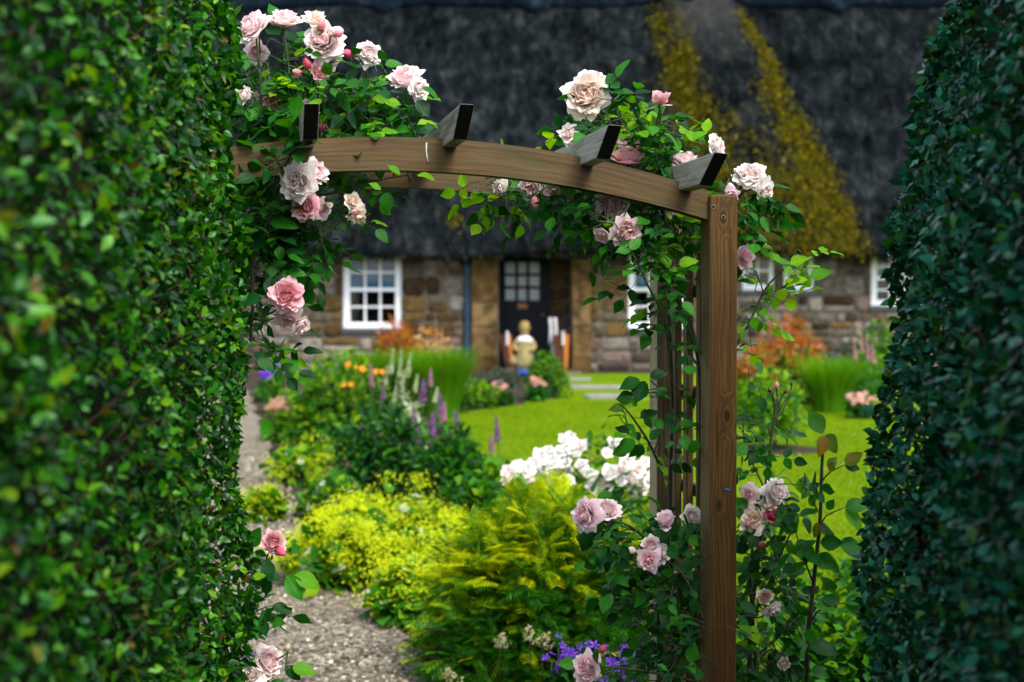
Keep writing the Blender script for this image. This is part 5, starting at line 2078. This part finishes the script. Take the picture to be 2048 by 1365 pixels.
# lupins
def lupin(px, d, rx, h, n, seed, label, spikes, mats=('darkgreen', 'midgreen'), pm=.2):
    root, P, N = mound('lupin', label, 'plant', px, d, rx, rx * .8, h, n, LEAF_LANCE, (.07, .13), list(mats), lambda hh, r, N_: (r.random(len(hh)) < pm + .25 * hh).astype(int), seed, 'lupins in the border', up=.8, droop=.15, stems=24, stemmat='cane', k=10)
    rs = np.random.default_rng(seed)
    for (sx_, sy_, L, w, m) in spikes:
        dd = d + rs.uniform(-.25, .25)
        t_ = W(sx_, sy_ - L / 2, dd)
        b = W(sx_ + rs.uniform(-4, 4), sy_ + L / 2, dd)
        spike(root, 'flower_spike', b, t_, w / F * dd * .8, int(120 + 120 * (L / 80)), m, rs, FLORET, (.007, .012))
    return root


lupin(765, 10.5, .44, .72, 1700, 200, 'dark green lupin with tall purple spikes left of the lawn edge',
      [(766, 795, 70, 13, 'purple'), (775, 825, 46, 12, 'mauve'), (741, 752, 52, 10, 'mauve'), (848, 782, 48, 19, 'purple'), (726, 848, 34, 14, 'mauve'), (829, 838, 44, 14, 'purple'), (835, 872, 36, 13, 'purple')])
lupin(890, 9.9, .40, .62, 1300, 210, 'leafy lupin with purple spikes beside the lawn and golden shrub',
      [(880, 812, 52, 17, 'purple'), (889, 826, 40, 14, 'mauve'), (865, 848, 48, 17, 'purple'), (911, 840, 36, 12, 'purple'), (883, 901, 26, 13, 'mauve'), (992, 861, 54, 15, 'purple'), (983, 889, 34, 13, 'mauve'), (861, 756, 36, 9, 'mauve')], ('midgreen', 'darkgreen'), .25)
lupin(600, 14.2, .34, .62, 500, 220, 'slim lupin with pink-purple spikes near the pink flower clump',
      [(574, 790, 62, 11, 'mauve'), (600, 776, 40, 16, 'mauve'), (575, 812, 30, 14, 'purple')], ('midgreen', 'limegreen'), .3)

# leafy border plants
gp, P, N = mound('geum_plant', 'bushy bright green plant with orange flowers in the middle of the border', 'plant', 685, 13.2, .58, .5, .96, 1800, LEAF_BED, (.05, .10), ['midgreen', 'limegreen', 'darkgreen'], lambda h, r, N_: np.where(r.random(len(h)) < .25 + .35 * h, 1, np.where(r.random(len(h)) < .75, 0, 2)), 301, up=.7, stems=24, k=12)
rs = np.random.default_rng(8)
for (px, py, w) in ((697, 730, 20), (725, 739, 18), (752, 744, 16), (764, 745, 16), (688, 771, 16), (702, 770, 14), (712, 735, 10)):
    mb = MB()
    c = W(px, py, 12.75)
    r = w / F * 12.75 / 2
    for k in range(3):
        mb.inst(FLORET, zframes(np.array([[rs.normal(0, .4), -.8, .6]]), [r * (1 - .2 * k)], rs), (c + (0, -.006 * k, 0))[None], 0)
    tube(mb, spline([c + (0, .01, -.02), c + (.01, .03, -.12), c + (.0, .08, -.25)], 6), .004, .005, 5, 1)
    part(mb, 'flower', [M['orangefl'], M['cane']], gp)


def grass(name, label, px, d, rx, h, n, seed, mat='grassgreen', bend=.55):
    rs = np.random.default_rng(seed)
    x, g = XD(px, d), gz(d)
    root = empty(name, (x, d, g), label, 'grass', 'ornamental grass clumps')
    mb = MB()
    ang = rs.uniform(0, 6.283, n)
    rad = np.sqrt(rs.random(n))
    c, s = np.cos(ang), np.sin(ang)
    Rb = np.zeros((n, 3, 3))
    hh = h * rs.uniform(.55, 1.05, n)
    Rb[:, 0, 0], Rb[:, 1, 0], Rb[:, 0, 1], Rb[:, 1, 1] = c, s, -s * rad, c * rad
    Rb[:, 2, 2] = 1
    Rb = Rb * hh[:, None, None]
    q = rs.uniform(0, .35, n) * rx
    P = np.stack([x + q * -s, d + q * c, np.full(n, g)], 1)
    T = blade_template(5, .016, bend * rx / h * 1.6)
    mb.inst(T, Rb, P, 0)
    part(mb, 'blades', [M[mat]], root)
    return root


grass('ornamental_grass', 'bright feathery grass clump by the lawn, left of the cottage door', 885, 16.4, .56, .96, 2200, 401)
grass('ornamental_grass', 'bright green grass clump under the left sash window', 735, 16.9, .56, .90, 1900, 402)
grass('ornamental_grass', 'yellow-green grass clump between two others under the downpipe', 825, 17.2, .5, .86, 1500, 403)
grass('ornamental_grass', 'deep green arching grass clump by the right hedge at the lawn edge', 1660, 16.9, .55, .82, 1700, 404)
grass('ornamental_grass', 'low green grass clump behind the foxgloves at far right', 1720, 18.0, .5, .75, 1000, 405)

# white spires
rs = np.random.default_rng(44)
wr = empty('white_veronica', (XD(800, 13.0), 13.0, gz(13.0)), 'pale plant with white flower spires behind the purple lupins', 'plant')
mb = MB()
n = 260
P, N = lobes(rs, (XD(800, 13.0), 13.0, gz(13.0)), (.3, .25, .55), n)
mb.inst(LEAF_LANCE, frames(N + rs.normal(size=(n, 3)) * .5, np.tile([0, 0, 1.], (n, 1)) + rs.normal(size=(n, 3)) * .4, rs.uniform(.06, .11, n)), P, 0)
part(mb, 'foliage', [M['silver']], wr)
for (px, py, L) in ((784, 722, 52), (800, 735, 70), (818, 732, 50), (806, 765, 50), (772, 752, 40), (832, 770, 40), (790, 790, 36), (872, 790, 30)):
    b, t_ = W(px - 3, py + L / 2, 12.9), W(px + 3, py - L / 2, 12.9)
    spike(wr, 'flower_spike', b, t_, .035, 90, 'whitefl', rs, FLORET, (.010, .016))

# spireas near the cottage and by the right bed
pk_or = lambda h, r, N_: np.where(r.random(len(h)) < np.clip((h - .22) * 1.9, 0, .95), 0, np.where(r.random(len(h)) < .6, 1, 2))
mound('spirea', 'small green shrub with orange-red tips below the left sash window', 'shrub', 790, 18.4, .46, .38, 1.08, 1700, LEAF_LANCE, (.06, .12), ['orangeleaf', 'limegreen', 'darkgreen'], pk_or, 501, 'spirea shrubs', up=.5, k=9)
mound('spirea', 'pale peach and yellow shrub between the window and the downpipe', 'shrub', 858, 19.2, .46, .35, .92, 1200, LEAF_LANCE, (.06, .11), ['peachleaf', 'limegreen', 'midgreen'], pk_or, 502, 'spirea shrubs', up=.5, k=9)
mound('spirea', 'large orange-leaved shrub right of the post, before the cottage wall', 'shrub', 1575, 17.9, .66, .5, 1.12, 2300, LEAF_LANCE, (.06, .12), ['orangeleaf', 'limegreen', 'midgreen'], pk_or, 503, 'spirea shrubs', up=.5, k=12)
mound('spirea', 'smaller orange and green shrub hard against the right arch post', 'shrub', 1500, 16.9, .42, .4, .80, 1100, LEAF_LANCE, (.06, .12), ['orangeleaf', 'midgreen', 'limegreen'], pk_or, 504, 'spirea shrubs', up=.5, k=9)
mound('lavender_hedge', 'dark grey-green low hedge along the wall right of the orange shrub', 'hedge', 1690, 20.5, .95, .35, .72, 1500, LEAF_LANCE, (.07, .12), ['greygreen'] if 'greygreen' in M else [M.setdefault('greygreen', leaf_mat('grey_green_leaf', [(0, (.02, .035, .02)), (1, (.06, .085, .05))], .7, .2, .2)) and 'greygreen'], None, 505, up=.6, k=14)
mound('leafy_shrub', 'fresh green shrub growing under the rightmost window', 'shrub', 1760, 20.0, .42, .35, 1.0, 900, LEAF_BED, (.06, .11), ['midgreen', 'limegreen'], lambda h, r, N_: (r.random(len(h)) < .3).astype(int), 506, k=9)
mound('lavender', 'grey-mauve lavender clump at the foot of the left door pier', 'plant', 985, 20.8, .5, .3, .26, 1000, LEAF_LANCE, (.06, .1), ['lavgrey'] if 'lavgrey' in M else [M.setdefault('lavgrey', leaf_mat('lavender_leaf', [(0, (.03, .06, .025)), (.7, (.06, .10, .05)), (1, (.12, .10, .15))], .7, .2, .2)) and 'lavgrey'], None, 507, k=9)

# clipped ball
mound('box_ball', 'clipped round green bush on the lawn in front of the door', 'bush', 1093, 18.8, .36, .36, .64, 2200, LEAF_HEDGE, (.035, .06), ['midgreen', 'limegreen', 'darkgreen'], lambda h, r, N_: np.where(r.random(len(h)) < h * .55, 1, np.where(r.random(len(h)) < .7, 0, 2)), 510, up=.4, k=16)

# yellow-green young tree in the lawn with bare soil round it
yt = empty('young_tree', (XD(1548, 13.3), 13.3, gz(13.3)), 'young yellow-green tree in a bare soil ring on the lawn', 'tree')
rs = np.random.default_rng(77)
x, d, g = XD(1548, 13.3), 13.3, gz(13.3)
P, N = lobes(rs, (x, d, g + .18), (.40, .38, .58), 900, 9)
mb = MB()
s = rs.random(900) < .55
D = N + rs.normal(size=(900, 3)) * .6 + (0, 0, -.3)
Nn = N * .4 + (0, 0, .7) + rs.normal(size=(900, 3)) * .4
S = rs.uniform(.05, .09, 900)
mb.inst(LEAF_BED, frames(D[s], Nn[s], S[s]), P[s], 0)
mb.inst(LEAF_BED, frames(D[~s], Nn[~s], S[~s]), P[~s], 1)
part(mb, 'crown', [M['limegreen'], M['midgreen']], yt)
mb = MB()
tube(mb, spline([(x, d, g), (x + .02, d, g + .25), (x - .01, d, g + .6)], 8), .022, .012, 8)
for i in range(9):
    q = P[rs.integers(900)]
    tube(mb, spline([(x, d, g + .2 + .04 * i), (np.array((x, d, g + .35)) + q) / 2, q], 6), .008, .003, 5)
part(mb, 'trunk', M['twig'], yt)
mb = MB()
ring = [(x + .46 * math.cos(a) * (1 + .06 * math.sin(3 * a)), d + .36 * math.sin(a)) for a in np.linspace(0, 6.283, 25)[:-1]]
V = [(a, b, gz(b) + .036) for a, b in ring] + [(x + (a - x) * .7, d + (b - d) * .7, gz(b) + .05) for a, b in ring]
mb.add(V, [(i, (i + 1) % 24, 24 + (i + 1) % 24, 24 + i) for i in range(24)] + [tuple(range(24, 48))])
tag(mb.build('soil_ring', M['soil']), kind='structure')


def small_flowers(name, label, cat, px, d, rx, h, leafm, flm, nfl, seed, fsize=(.02, .035), tops=None, tm=None, group=None):
    root, P, N = mound(name, label, cat, px, d, rx, rx * .8, h * .85, 380, LEAF_BED, (.04, .075), leafm, lambda hh, r, N_: r.integers(0, len(leafm), len(hh)), seed, group, up=.7, stems=12, stemmat='cane')
    rs = np.random.default_rng(seed + 3)
    Q, N = lobes(rs, (XD(px, d), d, gz(d)), (rx, rx * .8, h), nfl * 5, 8)
    o = np.argsort(-(Q[:, 2] - .35 * (Q[:, 1] - d)))[:nfl]
    for q in Q[o]:
        mb = MB()
        k = 4
        mb.inst(tm or FLORET, zframes(np.tile([0, -.5, .8], (k, 1)) + rs.normal(size=(k, 3)) * .5, rs.uniform(fsize[0], fsize[1], k), rs), q + rs.normal(0, fsize[0] * .9, (k, 3)) + (0, 0, .02), 0)
        tube(mb, [q + (0, 0, .015), q + (0, .02, -.1)], .0025, .003, 4, 1)
        part(mb, 'flower', [M[flm], M['cane']], root)
    return root


small_flowers('pink_phlox', 'pink flower clump beside the path behind the far lady\'s mantle', 'flowers', 560, 14.2, .26, .40, ['midgreen', 'limegreen'], 'pinkfl', 34, 601, (.02, .035))
small_flowers('purple_geranium', 'deep purple flowers against the cottage wall at far left', 'flowers', 543, 18.6, .26, .42, ['darkgreen', 'midgreen'], 'violet', 30, 602, (.03, .045))
small_flowers('red_dahlia', 'dark-leaved plant with one red bloom below the cottage wall at left', 'flowers', 584, 18.9, .2, .46, ['darkgreen'], 'deepred' if M.setdefault('deepred', leaf_mat('red_petal', [(0, (.35, .02, .02)), (1, (.5, .05, .03))], .5, .3, .3)) else '', 5, 603, (.025, .04))
small_flowers('begonia', 'pink begonia clump on the bed edge left of the clipped bush', 'flowers', 995, 17.7, .24, .28, ['midgreen', 'darkgreen'], 'pinkfl', 22, 604, (.02, .032), group='pink begonias along the lawn')
small_flowers('begonia', 'pink begonias at the foot of the clipped round bush', 'flowers', 1072, 18.3, .17, .30, ['midgreen', 'darkgreen'], 'pinkfl', 16, 605, (.02, .032), group='pink begonias along the lawn')
small_flowers('begonia', 'pink begonias at the lawn edge by the right hedge', 'flowers', 1722, 16.2, .24, .26, ['midgreen', 'darkgreen'], 'pinkfl', 16, 606, (.025, .04), group='pink begonias along the lawn')
small_flowers('dianthus', 'small silvery plant with pale pink flowers between the yellow mounds and lupin', 'flowers', 690, 10.4, .2, .34, ['silver', 'midgreen'], 'pinkfl', 12, 607, (.015, .028))
small_flowers('blue_geranium', 'violet-blue flowers below the fern shrub, left of the pink bottom rose', 'flowers', 1150, 4.75, .14, .42, ['darkgreen', 'fern_green'], 'violet', 12, 608, (.012, .02), group='violet geraniums under the arch')
small_flowers('blue_geranium', 'violet-blue flowers at the foot of the far right arch post', 'flowers', 1262, 4.75, .14, .42, ['darkgreen', 'fern_green'], 'violet', 12, 609, (.012, .02), group='violet geraniums under the arch')
small_flowers('blue_geranium', 'violet-blue flowers at the bottom of the left hedge by the path', 'flowers', 478, 3.62, .05, .66, ['darkgreen', 'fern_green'], 'violet', 5, 611, (.010, .016), group='violet geraniums under the arch')

# white shrub roses
wb, P, N = mound('white_rose_bush', 'shrub rose covered in white blooms between lawn and golden shrub', 'rose', 1165, 8.3, .52, .40, .78, 900, LEAF_BED, (.035, .06), ['midgreen', 'darkgreen'], lambda h, r, N_: (r.random(len(h)) < .4).astype(int), 701, up=.7, stems=24, stemmat='cane', k=10)
wt = rose_template(91, 22, 1.0, 4, 4)
wm = []
for i, col in enumerate(('snow', 'snow', 'white')):
    m_ = MB()
    m_.inst(rose_template(91 + i, 22 if i < 2 else 16, 1.0, 4, 4), np.eye(3)[None], np.zeros((1, 3)))
    o = m_.build('flower', M[col])
    wm.append(o.data)
    bpy.data.objects.remove(o)
rs = np.random.default_rng(13)
st2 = MB()
WFL = [(1148, 874, 44), (1130, 880, 30), (1162, 893, 36), (1218, 884, 34), (1235, 893, 30), (1214, 903, 30), (1085, 915, 42), (1068, 925, 38), (1050, 940, 44), (1022, 945, 46), (1012, 955, 34), (1105, 920, 44), (1120, 905, 38), (1145, 900, 34), (1110, 945, 44), (1080, 945, 40), (1135, 945, 38), (1160, 930, 32), (1118, 955, 36), (1180, 945, 34), (1170, 950, 28), (1250, 925, 40), (1275, 935, 44), (1240, 940, 36), (1290, 945, 40), (1225, 950, 40), (1200, 962, 46), (1185, 975, 36), (1260, 965, 44), (1285, 975, 36), (1175, 965, 18), (1215, 985, 30), (1092, 930, 30), (1300, 960, 36), (1190, 955, 30), (1035, 925, 26), (1060, 955, 32), (1098, 902, 26), (1130, 925, 28), (1150, 915, 24), (1095, 960, 28), (1140, 965, 28), (1240, 965, 30), (1262, 945, 30), (1215, 940, 28), (1290, 925, 28), (1268, 985, 28), (1205, 990, 26), (1225, 975, 28)]
for (px, py, w) in WFL:
    d = 8.0 + rs.uniform(-.1, .35)
    c = W(px + rs.normal(0, 3), py + rs.normal(0, 3), d)
    o = bpy.data.objects.new('flower', wm[rs.integers(3)])
    COL.objects.link(o)
    o.parent = wb
    f_ = nrm(np.array([rs.normal(0, .4), -.7, rs.uniform(.2, 1)]))
    o.rotation_euler = Vector(f_).to_track_quat('Z', 'Y').to_euler()
    o.location = Vector(c) - Vector(wb.location)
    r = w / F * d / 2 * .86
    o.scale = (r, r, r)
    b = np.array([wb.location.x + rs.normal(0, .2), 8.3, .4])
    tube(st2, spline([b, (b + c) / 2 + (0, 0, .05), c - f_ * .02], 7), .004, .0025, 5)
part(st2, 'flower_stems', M['cane'], wb)

# foxgloves
rs = np.random.default_rng(17)
fg = empty('foxglove', (XD(1730, 17.4), 17.4, gz(17.4)), 'pink foxgloves standing against the edge of the right hedge', 'flowers')
mb = MB()
n = 160
P, N = lobes(rs, (XD(1730, 17.4), 17.4, gz(17.4)), (.4, .3, .5), n)
mb.inst(LEAF_LANCE, frames(N + rs.normal(size=(n, 3)) * .5, np.tile([0, 0, 1.], (n, 1)) + rs.normal(size=(n, 3)) * .4, rs.uniform(.12, .2, n)), P, 0)
part(mb, 'foliage', [M['midgreen']], fg)
for (px, py, L) in ((1723, 672, 62), (1709, 695, 44), (1735, 692, 52), (1746, 702, 46)):
    b, t_ = W(px + 2, py + L / 2, 17.3), W(px - 3, py - L / 2, 17.3)
    sp_ = MB()
    ax = t_ - b
    tube(sp_, spline([b - ax * 1.6, b, t_ + ax * .3], 9), .008, .003, 5, 1)
    k = 34
    tt = np.linspace(0, 1, k)
    a = np.arange(k) * 2.4
    out = np.stack([np.cos(a) * .8, np.sin(a) * .8 - .35, np.full(k, -.45)], 1)
    sp_.inst(BELL, zframes(out, .030 * (1.05 - .65 * tt), rs), b + tt[:, None] * ax, 0)
    part(sp_, 'flower_spike', [M['foxglove'], M['cane']], fg)

# leafy bush at the bottom right, and fillers beneath the border
mound('leafy_bush', 'low fresh green bush at the foot of the right hedge beside the lawn', 'bush', 1715, 5.05, .40, .34, .74, 2000, LEAF_BED, (.035, .065), ['midgreen', 'fern_green', 'limegreen'], lambda h, r, N_: r.choice(3, len(h), p=(.5, .35, .15)), 801, up=.7, k=10)
mound('leafy_bush', 'low green plants on the bed right of the near arch post', 'bush', 1560, 4.9, .34, .3, .46, 700, LEAF_BED, (.035, .065), ['midgreen', 'fern_green', 'limegreen'], lambda h, r, N_: r.choice(3, len(h), p=(.45, .4, .15)), 802, up=.7, k=9)
mound('leafy_plant', 'dark leafy plant filling the bed between the lupins and the white rose', 'plant', 985, 9.2, .42, .36, .46, 800, LEAF_BED, (.05, .09), ['midgreen', 'darkgreen', 'limegreen'], lambda h, r, N_: r.choice(3, len(h), p=(.5, .35, .15)), 803, up=.8, k=9)
mound('leafy_plant', 'mid green leafy plant behind the far yellow mound', 'plant', 645, 13.6, .5, .4, .40, 700, LEAF_BED, (.05, .09), ['midgreen', 'limegreen'], lambda h, r, N_: r.choice(2, len(h), p=(.6, .4)), 804, up=.8, k=9)
mound('leafy_plant', 'green leafy plant at the back of the border below the purple flowers', 'plant', 590, 17.0, .6, .45, .50, 800, LEAF_BED, (.05, .09), ['midgreen', 'limegreen', 'darkgreen'], lambda h, r, N_: r.choice(3, len(h), p=(.5, .3, .2)), 805, up=.8, k=10)
mound('leafy_plant', 'low green plant on the bed edge between the bright grass and the begonias', 'plant', 945, 17.6, .42, .36, .36, 600, LEAF_BED, (.05, .08), ['midgreen', 'limegreen'], lambda h, r, N_: r.choice(2, len(h), p=(.5, .5)), 806, up=.8, k=8)
mound('leafy_plant', 'yellow-green leafy plant between the orange shrub and the lawn', 'plant', 1520, 15.6, .5, .4, .50, 800, LEAF_BED, (.05, .08), ['limegreen', 'midgreen'], lambda h, r, N_: r.choice(2, len(h), p=(.55, .45)), 807, up=.8, k=9)

mound('leafy_plant', 'low soft green plant between the two yellow mounds on the path edge', 'plant', 668, 9.7, .30, .28, .30, 600, LEAF_ROUND, (.04, .08), ['midgreen', 'limegreen', 'silver'], lambda h, r, N_: r.choice(3, len(h), p=(.6, .3, .1)), 808, up=.9, k=8)
mound('leafy_plant', 'dark green plant under the purple lupins beside the far yellow mound', 'plant', 690, 11.6, .36, .3, .42, 700, LEAF_LANCE, (.06, .11), ['darkgreen', 'midgreen'], lambda h, r, N_: r.choice(2, len(h), p=(.6, .4)), 809, up=.8, k=8)

# stones
M['rock'] = plain('edging_rock', (.30, .29, .27), .9, .2, .35, 14, .5)
M['brownrock'] = plain('brown_rock', (.10, .075, .065), .9, .2, .35, 14, .5)


def rock(px, py, d, w, seed, label, m='rock', group=None, hz=.6):
    bmm = bmesh.new()
    bmesh.ops.create_icosphere(bmm, subdivisions=3, radius=1)
    c = W(px, py, d)
    r = w / F * d / 2
    z0 = gz(d)
    hh = max(.02, c[2] - z0)
    for v in bmm.verts:
        k = 1 + .22 * mnoise.noise(v.co * 1.3 + Vector((seed, 0, 0))) + .08 * mnoise.noise(v.co * 4 + Vector((0, seed, 0)))
        v.co = Vector((v.co.x * r * k, v.co.y * r * k * .8, max(-.15, v.co.z) * hh * k))
    me = bpy.data.meshes.new('rock')
    bmm.to_mesh(me)
    bmm.free()
    me.polygons.foreach_set('use_smooth', [True] * len(me.polygons))
    me.materials.append(M[m])
    o = bpy.data.objects.new('rock', me)
    COL.objects.link(o)
    o.location = (c[0], c[1], z0)
    return tag(o, label, 'rock', group)


rock(1738, 1350, 5.0, 66, 3.1, 'large brown rounded rock at the foot of the right hedge', 'brownrock')
for i, (px, py, w, lab) in enumerate(((826, 1308, 26, 'tallest pale edging stone by the fern shrub'), (805, 1300, 34, 'wide pale edging stone, left of the tallest one'), (790, 1318, 24, 'small pale edging stone lying flat on the gravel'), (818, 1290, 24, 'pale edging stone farthest back beside the fern shrub'), (595, 1312, 30, 'single white stone lying on the gravel near the rose bud'))):
    d = {0: 6.15, 1: 6.25, 2: 6.15, 3: 6.4, 4: 6.2}[i]
    rock(px, py, d, w, 5 + i * 2.3, lab, 'rock' if i < 4 else 'slab', 'edging stones along the path' if i < 4 else None)

# ------------------------------------------------------------------ light, sky, camera
SUN_EL, SUN_AZ = R_(52), R_(146)      # high, through thin cloud, from behind the camera
w = bpy.data.worlds.new('World')
SC.world = w
w.use_nodes = True
nt = w.node_tree
bg = nt.nodes['Background']
sky = nt.nodes.new('ShaderNodeTexSky')
sky.sky_type = 'NISHITA'
sky.sun_disc = False
sky.sun_elevation = SUN_EL
sky.sun_rotation = SUN_AZ
sky.dust_density = 2.0
hsn = nt.nodes.new('ShaderNodeHueSaturation')      # thin overcast: a greyer sky than clear blue
hsn.inputs['Saturation'].default_value = .5
nt.links.new(sky.outputs[0], hsn.inputs['Color'])
nt.links.new(hsn.outputs[0], bg.inputs[0])
bg.inputs[1].default_value = .15

sd = bpy.data.lights.new('sun', 'SUN')
sd.energy = 1.5
sd.angle = R_(25)
sd.color = (1, .95, .86)
so = bpy.data.objects.new('sun', sd)
COL.objects.link(so)
v = Vector((math.sin(SUN_AZ) * math.cos(SUN_EL), math.cos(SUN_AZ) * math.cos(SUN_EL), math.sin(SUN_EL)))
so.rotation_euler = v.to_track_quat('Z', 'Y').to_euler()
so.location = (-5, 8, 12)

cam = bpy.data.cameras.new('camera')
cam.lens = 50
cam.sensor_width = 36
cam.sensor_fit = 'HORIZONTAL'
cam.clip_start = .05
cam.clip_end = 500
cam.dof.use_dof = True
cam.dof.focus_distance = 3.62
cam.dof.aperture_fstop = 3.3
co = bpy.data.objects.new('camera', cam)
COL.objects.link(co)
co.location = tuple(EYE)
co.rotation_euler = (math.pi / 2 - PITCH, 0, 0)
SC.camera = co

SC.view_settings.view_transform = 'Standard'
SC.view_settings.look = 'None'
SC.view_settings.gamma = 1
SC.view_settings.exposure = 1.6
SC.render.engine = 'CYCLES'
SC.cycles.use_denoising = True
try:
    SC.cycles.denoiser = 'OPENIMAGEDENOISE'
except Exception:
    pass
SC.cycles.max_bounces = 6
SC.cycles.diffuse_bounces = 3
SC.cycles.glossy_bounces = 3
SC.cycles.transmission_bounces = 4
SC.cycles.sample_clamp_indirect = 6
